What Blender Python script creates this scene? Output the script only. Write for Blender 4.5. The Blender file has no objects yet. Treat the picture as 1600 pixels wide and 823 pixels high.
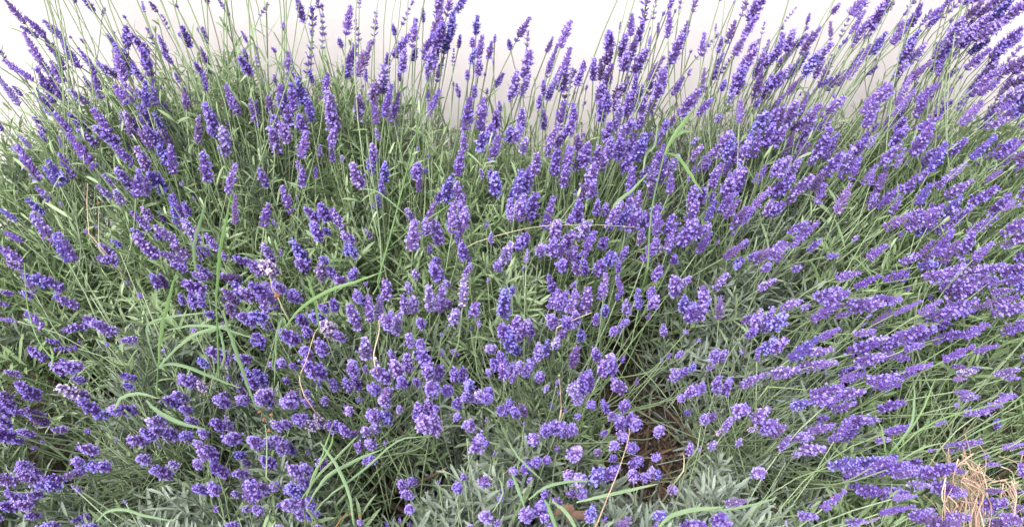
import bpy, math, random
import numpy as np
from mathutils import Vector, Matrix, Quaternion

random.seed(11); rng = np.random.default_rng(11)
C = bpy.context.scene.collection
sc = bpy.context.scene

# ------------------------------------------------------------------ camera, world, sun, exposure
F = 1385.0                                   # focal length in units of the 1600 px wide frame
CAM = Vector((0.0, 0.0, 1.30)); PITCH = math.radians(40.0)
cam = bpy.data.cameras.new('camera'); cam.sensor_width = 36.0; cam.lens = 36.0 * F / 1600.0
cam.clip_start = 0.02; cam.clip_end = 500.0
co = bpy.data.objects.new('camera', cam); C.objects.link(co)
co.location = CAM; co.rotation_euler = (math.radians(90) - PITCH, 0, 0); sc.camera = co

SUN_EL, SUN_AZ = math.radians(58), math.radians(215)      # azimuth clockwise from +Y (the wall side)
w = bpy.data.worlds.new('World'); sc.world = w; w.use_nodes = True
nt = w.node_tree; bg = nt.nodes['Background']
sky = nt.nodes.new('ShaderNodeTexSky'); sky.sky_type = 'NISHITA'; sky.sun_disc = False
sky.sun_elevation = SUN_EL; sky.sun_rotation = SUN_AZ; sky.dust_density = 4.0; sky.air_density = 1.0; sky.ozone_density = 0.6
hs = nt.nodes.new('ShaderNodeHueSaturation'); hs.inputs['Saturation'].default_value = 0.25   # overcast: nearly white cloud light
nt.links.new(sky.outputs[0], hs.inputs['Color']); nt.links.new(hs.outputs[0], bg.inputs[0])
bg.inputs[1].default_value = 0.15
sl = bpy.data.lights.new('sun', 'SUN'); sl.energy = 1.0; sl.angle = math.radians(35); sl.color = (1.0, 0.98, 0.96)
so = bpy.data.objects.new('sun', sl); C.objects.link(so)
sd = Vector((math.sin(SUN_AZ) * math.cos(SUN_EL), math.cos(SUN_AZ) * math.cos(SUN_EL), math.sin(SUN_EL)))
so.rotation_euler = sd.to_track_quat('Z', 'Y').to_euler()
sc.view_settings.view_transform = 'Standard'; sc.view_settings.look = 'None'
sc.view_settings.exposure = 1.75; sc.view_settings.gamma = 1.0

RIGHT = Vector((1, 0, 0)); FWD = Vector((0, math.cos(PITCH), -math.sin(PITCH))); UP = Vector((0, math.sin(PITCH), math.cos(PITCH)))
VS = (-250, 0, 200, 400, 600, 823, 1000); YS = (1.50, 1.42, 1.30, 1.08, 0.86, 0.64, 0.50)
def Yc(v): return float(np.interp(v, VS, YS))            # how far out the flower canopy lies for each survey row
def at(u, v, Y):
    d = FWD + RIGHT * ((u - 800) / F) - UP * ((v - 411.5) / F)
    return CAM + d * (Y / d.y)
def depth(p): return (p - CAM).dot(FWD)

# ------------------------------------------------------------------ helpers
def tag(o, label=None, cat=None, group=None, kind=None):
    for k, val in (('label', label), ('category', cat), ('group', group), ('kind', kind)):
        if val: o[k] = val
    return o
def empty(name, loc):
    o = bpy.data.objects.new(name, None); o.empty_display_size = 0.05; C.objects.link(o); o.location = loc; return o
def mesh_from(name, V, Fc, mats, midx=None, smooth=True):
    V = np.asarray(V, dtype=np.float32); me = bpy.data.meshes.new(name)
    me.from_pydata(V.tolist(), [], [tuple(int(i) for i in f) for f in Fc])
    for m in mats: me.materials.append(m)
    if midx is not None: me.polygons.foreach_set('material_index', np.asarray(midx, dtype=np.int32))
    me.polygons.foreach_set('use_smooth', [smooth] * len(me.polygons)); me.update()
    return me
def quads_mesh(name, V, Q, mats, midx=None, tint=None):   # fast path: every face a quad
    V = np.ascontiguousarray(V, dtype=np.float32); Q = np.ascontiguousarray(Q, dtype=np.int32)
    me = bpy.data.meshes.new(name)
    me.vertices.add(len(V)); me.vertices.foreach_set('co', V.ravel())
    me.loops.add(Q.size); me.loops.foreach_set('vertex_index', Q.ravel())
    me.polygons.add(len(Q)); me.polygons.foreach_set('loop_start', np.arange(len(Q), dtype=np.int32) * 4)
    try: me.polygons.foreach_set('loop_total', np.full(len(Q), 4, dtype=np.int32))
    except Exception: pass
    for m in mats: me.materials.append(m)
    if midx is not None: me.polygons.foreach_set('material_index', np.asarray(midx, dtype=np.int32))
    me.polygons.foreach_set('use_smooth', np.ones(len(Q), dtype=bool))
    if tint is not None:
        a = me.attributes.new('tint', 'FLOAT', 'POINT'); a.data.foreach_set('value', np.asarray(tint, dtype=np.float32))
    me.update(calc_edges=True); me.validate()
    return me
def obj(name, me, parent=None, loc=None, quat=None):
    o = bpy.data.objects.new(name, me); C.objects.link(o)
    if parent: o.parent = parent
    if loc is not None: o.location = loc
    if quat is not None: o.rotation_mode = 'QUATERNION'; o.rotation_quaternion = quat
    return o
class MB:                                                 # collects quads into one mesh
    def __init__(s): s.V = []; s.Q = []; s.M = []
    def tube(s, pts, rad, n=5, mi=0, cap=True):
        pts = [Vector(p) for p in pts]; b = len(s.V); ref = Vector((0.31, 0.57, 0.76))
        for i, p in enumerate(pts):
            t = (pts[min(i + 1, len(pts) - 1)] - pts[max(i - 1, 0)]).normalized()
            a = t.cross(ref).normalized(); c = t.cross(a); r = rad[i] if hasattr(rad, '__len__') else rad
            for k in range(n):
                th = 2 * math.pi * k / n; s.V.append(p + (a * math.cos(th) + c * math.sin(th)) * r)
        for i in range(len(pts) - 1):
            for k in range(n):
                k2 = (k + 1) % n; s.Q.append((b + i * n + k, b + i * n + k2, b + (i + 1) * n + k2, b + (i + 1) * n + k)); s.M.append(mi)
        if cap:
            e = b + (len(pts) - 1) * n
            for k in range(0, n - 2, 2):
                s.Q.append((e, e + k + 1, e + k + 2, e + (k + 3) % n if k + 3 < n else e + k + 2)) if k + 3 < n else s.Q.append((e, e + k + 1, e + k + 2, e + k + 2))
                s.M.append(mi)
    def ribbon(s, pts, wid, side, mi=0, fold=0.25):        # a folded blade: three vertices across
        pts = [Vector(p) for p in pts]; b = len(s.V)
        for i, p in enumerate(pts):
            t = (pts[min(i + 1, len(pts) - 1)] - pts[max(i - 1, 0)]).normalized()
            sd_ = (side - t * side.dot(t)); sd_ = sd_.normalized() if sd_.length > 1e-5 else t.orthogonal().normalized()
            nr = t.cross(sd_); h = wid[i] * 0.5
            s.V += [p - sd_ * h + nr * h * fold, p.copy(), p + sd_ * h + nr * h * fold]
        for i in range(len(pts) - 1):
            for k in range(2):
                s.Q.append((b + i * 3 + k, b + i * 3 + k + 1, b + (i + 1) * 3 + k + 1, b + (i + 1) * 3 + k)); s.M.append(mi)
    def mesh(s, name, mats, smooth=True):
        Fc = []
        for q in s.Q:
            f = []
            for i in q:
                if i not in f: f.append(i)
            Fc.append(f)
        return mesh_from(name, [tuple(v) for v in s.V], Fc, mats, s.M, smooth)
def bez(a, b, c, d, n):
    out = []
    for i in range(n + 1):
        t = i / n; u = 1 - t
        out.append(a * (u ** 3) + b * (3 * u * u * t) + c * (3 * u * t * t) + d * (t ** 3))
    return out

# ------------------------------------------------------------------ materials
def mat(name, stops, rough=0.6, trans=0.0, noise=None, bump=0.0, bscale=60.0, rnd=0.5, attr=False, spec=0.3, zgrad=None):
    """stops: colours a random number per object (or the 'tint' attribute) and a fine noise choose between."""
    m = bpy.data.materials.new(name); m.use_nodes = True; n = m.node_tree.nodes; l = m.node_tree.links
    p = n['Principled BSDF']; out = n['Material Output']
    cr = n.new('ShaderNodeValToRGB'); e = cr.color_ramp.elements
    while len(e) < len(stops): e.new(0.5)
    for i, cst in enumerate(stops): e[i].position = i / max(1, len(stops) - 1); e[i].color = (*cst, 1)
    if attr:
        src = n.new('ShaderNodeAttribute'); src.attribute_name = 'tint'; so_ = src.outputs['Fac']
    else:
        src = n.new('ShaderNodeObjectInfo'); so_ = src.outputs['Random']
    tc = n.new('ShaderNodeTexCoord'); nz = n.new('ShaderNodeTexNoise'); nz.inputs['Scale'].default_value = noise or 40.0; nz.inputs['Detail'].default_value = 3
    l.new(tc.outputs['Object'], nz.inputs['Vector'])
    mx = n.new('ShaderNodeMath'); mx.operation = 'MULTIPLY_ADD'; mx.inputs[1].default_value = rnd; l.new(so_, mx.inputs[0])
    sc_ = n.new('ShaderNodeMath'); sc_.operation = 'MULTIPLY_ADD'; sc_.inputs[1].default_value = (1 - rnd) * 2.2; sc_.inputs[2].default_value = -(1 - rnd) * 0.6
    l.new(nz.outputs['Fac'], sc_.inputs[0]); l.new(sc_.outputs[0], mx.inputs[2]); l.new(mx.outputs[0], cr.inputs[0])
    l.new(cr.outputs[0], p.inputs['Base Color'])
    p.inputs['Roughness'].default_value = rough; p.inputs['Specular IOR Level'].default_value = spec
    if bump:
        nb = n.new('ShaderNodeTexNoise'); nb.inputs['Scale'].default_value = bscale; nb.inputs['Detail'].default_value = 6; l.new(tc.outputs['Object'], nb.inputs['Vector'])
        bm = n.new('ShaderNodeBump'); bm.inputs['Strength'].default_value = bump; bm.inputs['Distance'].default_value = 0.01
        l.new(nb.outputs['Fac'], bm.inputs['Height']); l.new(bm.outputs[0], p.inputs['Normal'])
    if trans:
        tr = n.new('ShaderNodeBsdfTranslucent'); l.new(cr.outputs[0], tr.inputs[0])
        ms = n.new('ShaderNodeMixShader'); ms.inputs[0].default_value = trans
        l.new(p.outputs[0], ms.inputs[1]); l.new(tr.outputs[0], ms.inputs[2]); l.new(ms.outputs[0], out.inputs[0])
    return m
M = {}
M['calyx'] = mat('calyx', [(.10, .048, .25), (.155, .082, .34), (.205, .118, .39), (.25, .16, .39)], .6, .2, noise=90, rnd=.6)
M['corolla'] = mat('corolla', [(.215, .155, .59), (.305, .235, .70), (.385, .305, .75), (.46, .375, .76)], .55, .3, noise=120, rnd=.5)
M['calyx_pale'] = mat('calyx_pale', [(.17, .12, .34), (.24, .18, .42)], .65, .12, noise=90)
M['corolla_pale'] = mat('corolla_pale', [(.36, .28, .68), (.46, .38, .76)], .55, .25, noise=120)
M['calyx_blue'] = mat('calyx_blue', [(.090, .055, .26), (.13, .085, .35)], .6, .12, noise=90)
M['corolla_blue'] = mat('corolla_blue', [(.24, .21, .66), (.34, .31, .78)], .55, .25, noise=120)
M['corolla_pink'] = mat('corolla_pink', [(.29, .20, .64), (.38, .28, .70), (.52, .40, .64)], .55, .25, noise=200, rnd=.3)
M['withered'] = mat('withered', [(.44, .36, .66), (.58, .48, .64), (.60, .48, .46)], .7, .2, noise=200, rnd=.3)
M['stalk'] = mat('stalk', [(.155, .215, .10), (.21, .275, .15), (.265, .325, .21)], .55, .15, noise=9, rnd=.8)
LG = [(.150, .220, .095), (.235, .315, .165), (.330, .415, .250)]; LS = [(.120, .155, .110), (.192, .232, .180), (.285, .325, .270)]; LV = [(.185, .228, .180), (.270, .318, .26), (.35, .395, .335)]
M['leaf_green'] = mat('leaf_green', LG, .5, .30, noise=25, rnd=.75)
M['leaf_grey'] = mat('leaf_grey', LS, .55, .25, noise=25, rnd=.75)
M['leaf_green_a'] = mat('leaf_green_mass', LG, .5, .30, noise=25, rnd=.8, attr=True)
M['leaf_grey_a'] = mat('leaf_grey_mass', LS, .55, .25, noise=25, rnd=.8, attr=True)
M['leaf_silver'] = mat('leaf_silver', LV, .6, .25, noise=25, rnd=.75)
M['leaf_silver_a'] = mat('leaf_silver_mass', LV, .6, .25, noise=25, rnd=.8, attr=True)
M['calyx_bud'] = mat('calyx_bud', [(.11, .060, .22), (.17, .10, .29), (.22, .16, .31)], .65, .15, noise=90)
M['wood'] = mat('wood', [(.07, .05, .035), (.14, .10, .07)], .85, 0, noise=50, bump=.5, bscale=200)
M['grass'] = mat('grass', [(.08, .155, .045), (.115, .20, .065), (.16, .25, .095)], .45, .3, noise=25, rnd=.55)
M['grass_dull'] = mat('grass_dull', [(.085, .15, .07), (.13, .20, .10), (.18,.24,.13)], .5, .25, noise=25, rnd=.55)
M['straw'] = mat('straw', [(.26, .17, .12), (.44, .31, .23), (.56, .43, .34)], .75, .1, noise=30, rnd=.7)
M['dry_brown'] = mat('dry_brown', [(.16, .075, .04), (.30, .14, .07)], .8, .1, noise=80)
M['pale_stalk'] = mat('pale_stalk', [(.26, .25, .16), (.36, .33, .23)], .6, .0, noise=20)
M['dead_leaf'] = mat('dead_leaf', [(.09, .055, .04), (.19, .12, .08)], .8, .1, noise=60)
# Flower heads as they stand along the bed: tile origin (x, y), then "stem_x stem_y tip_x tip_y width [look]" or "x y width [look]" for a lone bud
# whorl, in quarter units of the survey grid; looks: s sparse, d deep in the plant, p pale, k fading pink, u bluish, w withered white
HEADS = {
(0, 0): """160 150 50 10 60;290 240 190 115 60;240 235 150 170 45;500 430 410 270 75;410 260 290 140 60;330 330 280 240 38;215 510 110 420 50;125 450 35 380 50;40 370 0 300 40;
345 650 265 430 80;290 660 240 580 50;400 520 330 390 60;640 630 590 430 55;580 560 540 490 45 p;550 650 500 590 60 p;140 600 110 550 35 p;740 310 700 240 40 p;780 510 735 310 90;840 460 780 300 80;
800 300 840 200 70;830 660 760 540 94 k;730 480 680 430 60 p;890 500 850 420 50;930 350 870 230 72;950 480 950 350 80;945 660 940 500 94;920 640 890 570 50;970 290 935 180 55 s;1060 185 1010 100 42 s;
985 80 970 35 40;905 85 890 10 30 p;590 75 565 0 50;475 20 465 -40 35;640 100 680 65 35 p;785 115 30;517 260 32;445 238 25;615 395 36;715 210 22;1045 340 1015 245 44;1080 400 1060 350 40;1125 220 30;
1190 300 1185 190 56;1290 270 1305 200 50;1240 190 28 p;1108 45 26;1310 420 1285 330 46;1350 470 1320 450 35;1290 570 1285 460 42;1270 470 1245 420 40;1125 520 1115 465 40 p;1165 690 1165 550 66;
1055 700 1000 620 50;1475 710 1420 540 62;1500 730 1495 640 55;1590 760 1580 620 62;1405 60 1380 0 36;1300 25 1310 -40 50;1545 270 1535 210 30;1545 370 1540 330 40;1570 470 1560 395 66;570 825 490 740 70;
690 830 600 690 76;790 830 765 710 50;880 830 850 740 70 k;950 830 950 690 90;1030 830 1020 720 62 u;1350 820 1340 670 92;1450 820 1440 760 36;285 830 270 790 40 p;20 820 0 750 42;680 660 26 d;1010 550 20;1430 90 30;555 370 22;1255 300 20;250 770 240 740 40 p""",
(400, 0): """20 110 80 30 46 s;15 430 10 300 40 s;175 170 42;115 318 34;300 140 280 20 66;395 60 395 -30 70 s;355 180 380 80 76 s;320 470 370 200 74 s;355 520 350 460 36;415 320 440 50 54 s;560 230 600 40 70;
535 280 46;645 60 655 -20 40 s;650 270 625 130 62 s;565 490 620 290 72;630 480 720 250 84;740 240 755 80 62 s;220 510 200 330 72;300 660 270 510 82;180 730 195 560 82;240 700 235 530 74;125 535 130 480 36;
430 590 455 460 62;95 700 100 610 60;345 760 340 590 66 u;235 830 240 690 92;305 830 300 740 70;160 830 160 750 70;480 700 470 600 80;500 820 490 690 92;910 165 980 10 50 s;868 200 46;860 360 960 220 72;
975 310 1000 120 76;1045 140 1055 70 40 p;910 460 945 330 72;820 460 830 350 52;790 580 840 460 82;730 610 790 540 90;750 780 745 620 60;640 750 690 640 92;820 750 880 550 102;685 510 700 450 36;670 542 20;
1160 120 1200 -20 104;1240 90 1320 -10 70;1110 220 1150 60 80;1190 240 1210 130 102;1150 330 1200 200 110;1070 400 1130 270 110;1090 440 1120 350 80;1080 510 1080 450 52;1130 520 1160 360 46 d;980 380 1010 330 50 d;
905 510 900 480 42;1090 690 1160 570 52;1075 640 1075 560 36;1085 730 1090 640 42;1230 420 1240 310 36 s;1265 300 1285 245 36;1270 610 1265 540 42 p;1375 220 1380 130 56;1355 280 46;1390 370 1415 235 64;
1450 370 1480 290 52;1490 270 1495 230 30;1340 400 1370 330 52;1390 470 1400 420 60;1322 478 44;1432 472 22;1490 550 1550 480 50;1445 575 30 d;1590 310 1575 270 46;1365 610 1370 560 50;1310 820 1350 640 92;
1405 820 1415 620 82;1500 800 1510 730 70 k;1525 700 1525 650 40;1590 640 1585 560 50;1482 395 22 p;5 800 0 640 42;405 612 24;880 780 30 p;920 680 24 d;1235 530 24;55 500 20 p""",
(800, 0): """20 270 110 120 70;90 300 100 210 50 s;90 332 40;70 500 105 350 92;30 600 70 480 100;215 330 255 260 46;300 300 360 130 66;315 480 365 310 66;365 520 380 440 46 s;400 540 435 470 60;310 570 315 480 90;
195 590 195 520 46;165 680 170 610 46;220 630 250 550 60;280 820 350 640 92;385 790 385 650 60;205 810 190 720 60;50 820 75 700 72;442 428 46;465 552 36;670 210 675 155 30 s;530 500 520 390 100;585 400 600 340 80;
600 320 605 240 72;580 560 590 430 82;710 380 720 240 112;740 230 750 90 56;780 260 800 180 70;820 140 820 0 92 s;880 130 890 0 52 s;700 440 690 370 80;760 460 800 350 82;755 590 775 490 50;720 495 42 d;
550 640 540 560 82;640 620 690 530 82;620 700 610 600 100;560 760 540 650 80;700 740 680 640 104;760 700 760 590 110;830 720 840 610 112;790 800 790 740 60;640 810 655 740 60;720 830 720 780 80;985 38 50;
945 92 30;1018 75 30;1045 60 1045 -20 50 s;975 240 980 80 60;910 210 910 160 26 p;855 290 860 225 30 p;1125 85 1140 0 56 s;1065 260 1095 140 62;990 400 1040 250 82;870 530 950 380 102;900 610 930 500 82;
1180 360 1195 210 52;1190 560 1195 430 52;1270 430 1290 360 50;1000 600 1060 500 60;1050 730 1120 600 92;1160 720 1220 640 60;1105 460 34;1250 500 1255 460 42 d;1298 4 26;1335 280 1390 130 76;1285 330 1300 260 46;
1440 240 1490 130 62;1430 110 1450 0 60 s;1480 130 1520 10 92;1385 350 1435 250 60;1420 460 1480 340 80;1560 220 1575 145 36 s;1540 262 40;1490 312 50;1510 490 1550 370 72;1570 430 1600 340 72;1390 580 1390 470 92;
1540 610 1560 490 122;1310 565 1310 525 46;1345 650 1370 590 50 p;1420 770 1425 630 62;1520 650 46 d;1560 820 1570 740 124;950 820 950 770 52;1280 760 1270 730 42 p;990 790 1000 740 42;210 460 20 p;450 650 40 d;1385 18 20 p;1270 200 1275 150 24 p;1115 330 22;390 580 24;860 182 20""",
(1200, 0): """100 140 175 50 36 s;80 180 40;240 155 245 100 36;236 185 28;405 72 44;390 260 390 140 46;450 240 490 120 52 s;480 262 42;447 298 32;525 290 30;560 160 570 50 46 s;553 178 38;635 190 640 90 82;600 238 36;
635 222 32;710 80 58;735 20 735 -20 50;870 60 900 -20 60 s;858 88 40;820 158 42;890 170 905 60 62;950 170 955 100 52 s;1000 120 1100 40 52;1012 148 44;1110 30 1130 -20 50;650 340 705 225 62;670 376 30 d;
630 452 44 d;860 300 885 220 52;820 400 850 300 82;870 410 910 310 82;790 480 810 420 60;435 540 465 470 48;310 550 370 500 46;285 572 30;82 218 34;140 240 140 200 24;90 340 90 230 100;160 300 190 260 50;
20 380 40 310 62;78 380 42;200 350 260 240 72;260 270 295 190 52;280 410 345 310 72;220 470 260 370 82;290 490 300 420 50;60 540 120 420 72;10 560 40 480 72;120 590 210 490 60;170 730 240 590 62;90 780 90 650 120;
330 740 430 620 82;410 600 30;200 820 260 690 82;20 820 20 720 82;330 820 330 770 60;150 820 180 760 60;650 670 690 580 80;720 620 740 600 40;600 800 640 660 72;780 730 895 570 56;720 820 725 740 46;800 820 800 770 60;
920 820 1050 740 72;970 640 1030 600 36 d;650 820 655 790 30;1060 480 1080 350 62;1050 380 1110 270 82;1120 250 1150 150 82;1180 300 1200 200 102;1210 150 1270 50 72;1230 250 1260 160 92;1290 260 1390 180 92;
1310 110 1300 70 60;1260 20 1320 -30 60;1360 60 1420 0 82;1390 130 1440 50 82 u;1440 160 1560 20 90;1250 340 1290 280 60 d;1380 370 1450 260 90;1430 310 1490 230 80;1500 300 1580 220 52;1230 440 1320 340 82;
1300 520 1330 440 92;1370 440 1380 350 72;1290 580 1400 500 100;1430 490 1500 380 92;1530 460 1600 350 92;1480 560 1580 480 92;1440 640 1540 570 92;1540 640 1600 590 90 u;1200 780 1320 640 72;1420 740 1540 660 102;
1500 720 1590 640 92 u;1350 800 1430 760 62;1570 790 1600 760 52;1110 490 1150 450 42 d;1370 690 1430 650 50 d;1155 345 34;1135 140 30;1020 420 22;1200 485 28 d;1220 30 1240 -20 50;1450 20 1540 -50 80;1560 60 1640 -20 80;1040 280 24;200 590 22 d;1200 640 30 d""",
(0, 206): """600 235 440 15 82;440 10 345 -115 74;250 310 130 100 92;190 100 140 20 46 p;290 60 270 0 36 p;390 100 370 30 32 p;400 340 320 210 100 u;460 290 390 140 72;610 90 550 0 60;840 210 720 80 62;750 80 670 0 82;
850 50 850 -20 60;830 160 820 70 50 d;970 100 960 0 100;1050 110 1040 0 104;930 230 920 120 80 k;1090 260 1100 100 80;1060 230 1040 100 80 u;1030 370 1020 260 92 u;880 400 930 230 110;840 370 790 250 80;
1240 80 1250 -90 64;1340 30 1340 -10 52;1405 150 1480 0 92;1305 310 1320 150 92;1420 385 1475 200 72;1475 580 1480 395 56;700 420 660 340 55 p;720 340 670 275 46 p;770 460 780 380 60 p;1145 330 36 p;310 430 230 345 52;
280 510 220 430 60;350 690 250 520 86;450 810 370 640 94;110 560 20 480 42;150 690 40 620 42;150 820 0 710 72;278 670 30;940 620 850 490 62;945 550 940 475 50 k;1030 560 1025 500 36 d;1150 610 1090 390 94;
1190 520 1185 450 52;1240 690 1210 550 90;1110 700 1020 600 66;1010 670 1000 640 40 d;985 790 910 650 80;900 650 870 620 42;1170 820 1000 750 62;1190 780 1140 720 80;1360 740 1310 640 60;1270 790 1260 710 60 d;
1310 760 1300 730 50;1420 800 1400 750 36;1540 820 1510 790 60;715 780 665 700 62;740 820 690 780 60;760 710 740 680 40;610 598 26 p;540 625 30 p;1215 415 24 p;380 450 30 p;215 490 20 d;60 20 24 p;700 60 690 0 50""",
(400, 206): """130 130 150 0 90;200 60 210 -30 80;280 170 320 0 82;470 90 510 -10 76;485 190 470 90 46;405 155 410 95 40 p;540 170 38 p;70 340 70 240 70;290 340 310 240 62;280 240 285 190 42;375 290 375 210 36 d;
225 515 170 350 76;50 600 75 450 72;120 570 40 p;390 560 350 480 72;460 550 440 460 82;540 610 490 490 62;400 670 400 580 88;460 640 450 600 50;600 690 590 640 66;570 770 575 700 42;620 780 620 710 56;320 820 270 700 86;
110 820 80 700 72;440 820 440 780 60 u;185 340 30 d;160 755 32;660 340 630 240 92 k;730 260 720 180 56;735 200 750 90 66 k;770 60 760 -10 40 p;810 310 815 210 60;790 390 795 310 46;770 470 770 400 42 d;735 470 32;
1010 290 1030 215 76;1060 250 40 u;1020 375 1030 290 56;1075 155 34 p;1250 280 1290 120 76;1300 120 1300 20 60;1130 430 1180 370 52;1190 430 1210 310 76;1270 440 1260 340 80;1300 440 1300 390 42 k;1250 650 1260 450 112;
1310 600 1300 480 80;1270 700 1260 640 60;1300 790 1290 690 76;990 570 950 485 56;1050 640 1100 440 72;980 740 1000 560 88;1070 640 1070 540 62;1110 620 1100 580 50 w;1150 700 1140 580 80;1090 760 1090 710 36;
1140 820 1135 790 52;720 660 700 620 42 d;1400 120 1430 20 80;1460 60 1470 -20 82;1460 200 1530 30 82;1580 60 1590 10 60;1500 390 1490 290 86;1475 290 1465 250 46;1420 290 1410 240 40 p;1470 700 1470 630 42 p;
1440 585 36;1540 820 1600 700 92;1595 440 1595 350 46 u;1590 560 1595 480 46;260 410 24 p;1010 110 26 p;965 260 20;885 20 24 d;1330 800 40""",
(800, 206): """20 60 50 -20 80;60 140 90 60 70;240 100 300 0 102 k;340 30 370 -20 80 k;220 160 230 60 60 k;270 280 260 130 72;140 260 160 140 72 k;320 340 330 220 72;410 110 400 50 60;370 240 400 110 112;440 220 470 110 92;
540 260 560 110 102;490 330 500 220 90;410 420 470 320 92;490 410 500 320 80;630 160 640 60 112;690 160 720 0 112;580 60 600 -20 70;770 180 820 40 82;690 240 730 160 90;890 80 940 -20 62;735 390 755 220 76;
815 280 820 225 46;850 350 880 180 80;900 320 930 120 104;970 270 1010 150 72;980 390 1000 270 56;860 410 860 340 60 d;1110 180 1170 90 52;1130 80 1130 50 50 d;1180 250 1230 190 52 d;1260 160 1340 20 92;1350 210 1370 70 102;
1420 200 1440 80 80;1480 160 1520 0 102;1580 90 1590 0 82;1300 220 42;1250 350 1260 230 72;1520 330 1580 210 62;1320 400 1360 270 92;1390 390 1430 250 72;1210 560 1270 430 62;1310 520 1380 400 102;1240 440 1230 390 50;
1370 600 1420 490 82;1490 490 1600 350 62;1440 560 1480 490 52;1580 520 1600 440 60;1100 580 1130 440 80;1140 460 1140 360 104;1000 740 1060 560 122;920 650 960 520 112;820 820 900 660 92;1060 700 1100 590 90;
1130 650 1210 590 70;970 760 970 700 50 d;1155 760 1240 630 62;1010 820 1000 770 50 d;1320 790 1420 710 72;1400 830 1410 790 52;1510 810 1600 720 92;1440 700 50;1490 770 50;60 400 110 260 92;20 430 50 240 92;
80 570 90 420 128;20 520 30 410 102;200 620 260 400 72;410 560 410 430 82;350 570 380 520 60;520 520 540 440 60;580 520 580 460 50;640 580 690 470 104;740 540 750 420 104;800 600 890 480 92;730 600 760 520 92;
600 610 600 550 80;430 660 430 570 92;260 680 270 560 82;330 730 360 620 92 k;270 780 290 680 102;440 780 510 620 82;370 820 410 740 112;560 720 560 670 70 d;800 700 800 610 56;170 760 180 710 70;90 820 95 730 42 p;
680 800 710 720 56;600 820 600 770 80;30 730 90 640 92;710 655 26 d;1105 290 40 p;920 740 40 w;1350 270 40;1385 640 40 d;1280 690 36 p""",
(1200, 206): """30 80 50 0 80;100 150 150 0 62;200 70 220 -20 70;150 200 230 80 82;300 160 320 0 82;340 140 350 60 60;80 300 130 200 102;30 270 30 190 80;20 410 50 310 92;120 450 150 350 60;150 390 230 290 72 k;300 460 360 320 72;
280 370 300 250 80;340 280 400 150 92;450 250 480 120 82;500 170 550 60 82;510 310 570 160 72;425 515 500 320 82;635 340 650 240 46;680 380 730 210 76;640 480 630 400 50 d;700 210 740 100 72;770 80 790 0 82;
620 100 640 30 50 p;790 230 840 110 52 p;890 150 950 0 92;960 200 1000 110 72;1010 250 1100 80 82;1110 150 1170 80 62;840 380 930 250 82;760 520 820 400 62;930 460 1000 330 62;1060 360 1070 280 60;1120 300 1210 190 52;
1100 410 1220 320 74;1260 170 1400 40 62;1450 170 1530 50 112;1530 180 1590 110 92;1560 90 1600 40 72;1350 310 1460 250 52 d;1390 250 1430 200 52 d;1250 460 1350 360 82;1570 410 1600 310 82;1380 520 1420 400 82;
1240 640 1400 520 82;1450 500 1540 430 52;720 610 820 530 82;850 610 960 510 92;870 540 910 490 60;1010 630 1100 480 122;1100 570 1180 440 112;920 640 960 600 62;960 800 1060 680 104;1070 790 1160 640 122;
1180 790 1220 640 82;1280 800 1390 690 62;1450 650 1560 540 92;1530 680 1600 600 92;1460 720 1520 660 62;1550 800 1600 720 82;620 790 730 700 68;830 820 890 760 60;160 690 290 560 68;130 630 210 560 56;250 750 290 680 42;
20 800 90 690 104;360 780 410 770 42;540 668 42 p;100 720 140 700 50;0 520 50 450 72;825 640 40;1060 40 30 d;380 80 36 p;1020 465 36;260 190 50 p;590 130 30 p;1480 395 34 d;1560 460 40;860 200 30 p;1230 480 30 p;1150 600 40""",
(0, 412): """220 190 170 30 76;290 140 220 70 70;130 30 100 -20 52;400 160 310 80 72;490 270 390 200 72;85 190 30 170 36;60 260 0 240 32 d;110 360 0 340 38;280 400 170 300 68;200 210 200 170 50;370 490 320 470 36;490 530 360 520 46;
290 600 230 510 66;545 390 460 400 72;650 390 590 330 78;730 430 660 370 72;860 470 800 475 52;1015 150 1020 60 98;1155 250 1160 190 52;1240 270 1260 180 100;1290 170 1200 110 92 k;1320 90 1280 20 60;1170 40 1110 0 60;
1280 90 1250 60 60;1500 110 1440 60 80;1510 240 1470 140 102;1480 320 1480 250 80;1580 220 1560 140 80;1590 370 1560 310 80;1330 310 50 d;1135 315 30;877 200 40;520 162 30 p;800 125 30 d;1235 378 32;1210 415 34;
1430 600 1390 520 82;1022 545 34;1300 640 1280 590 58;1560 600 1520 560 70;1230 760 1210 680 112;1290 790 1270 730 60 w;1120 748 40 d;1120 830 1140 805 60;1590 760 1580 660 72;520 650 480 610 92;430 690 420 610 102 k;
530 730 520 700 52;670 505 36;850 720 800 680 60 d;830 780 830 740 52;130 700 90 660 50;190 790 180 730 72;250 810 220 770 72;490 820 460 730 82 w;550 830 520 770 80;1440 820 1420 790 60;1530 820 1520 750 60;150 190 32 p;500 490 28 d;340 630 26 d;1430 715 36 d;60 815 60;1400 220 40 p;1400 380 34 p""",
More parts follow.
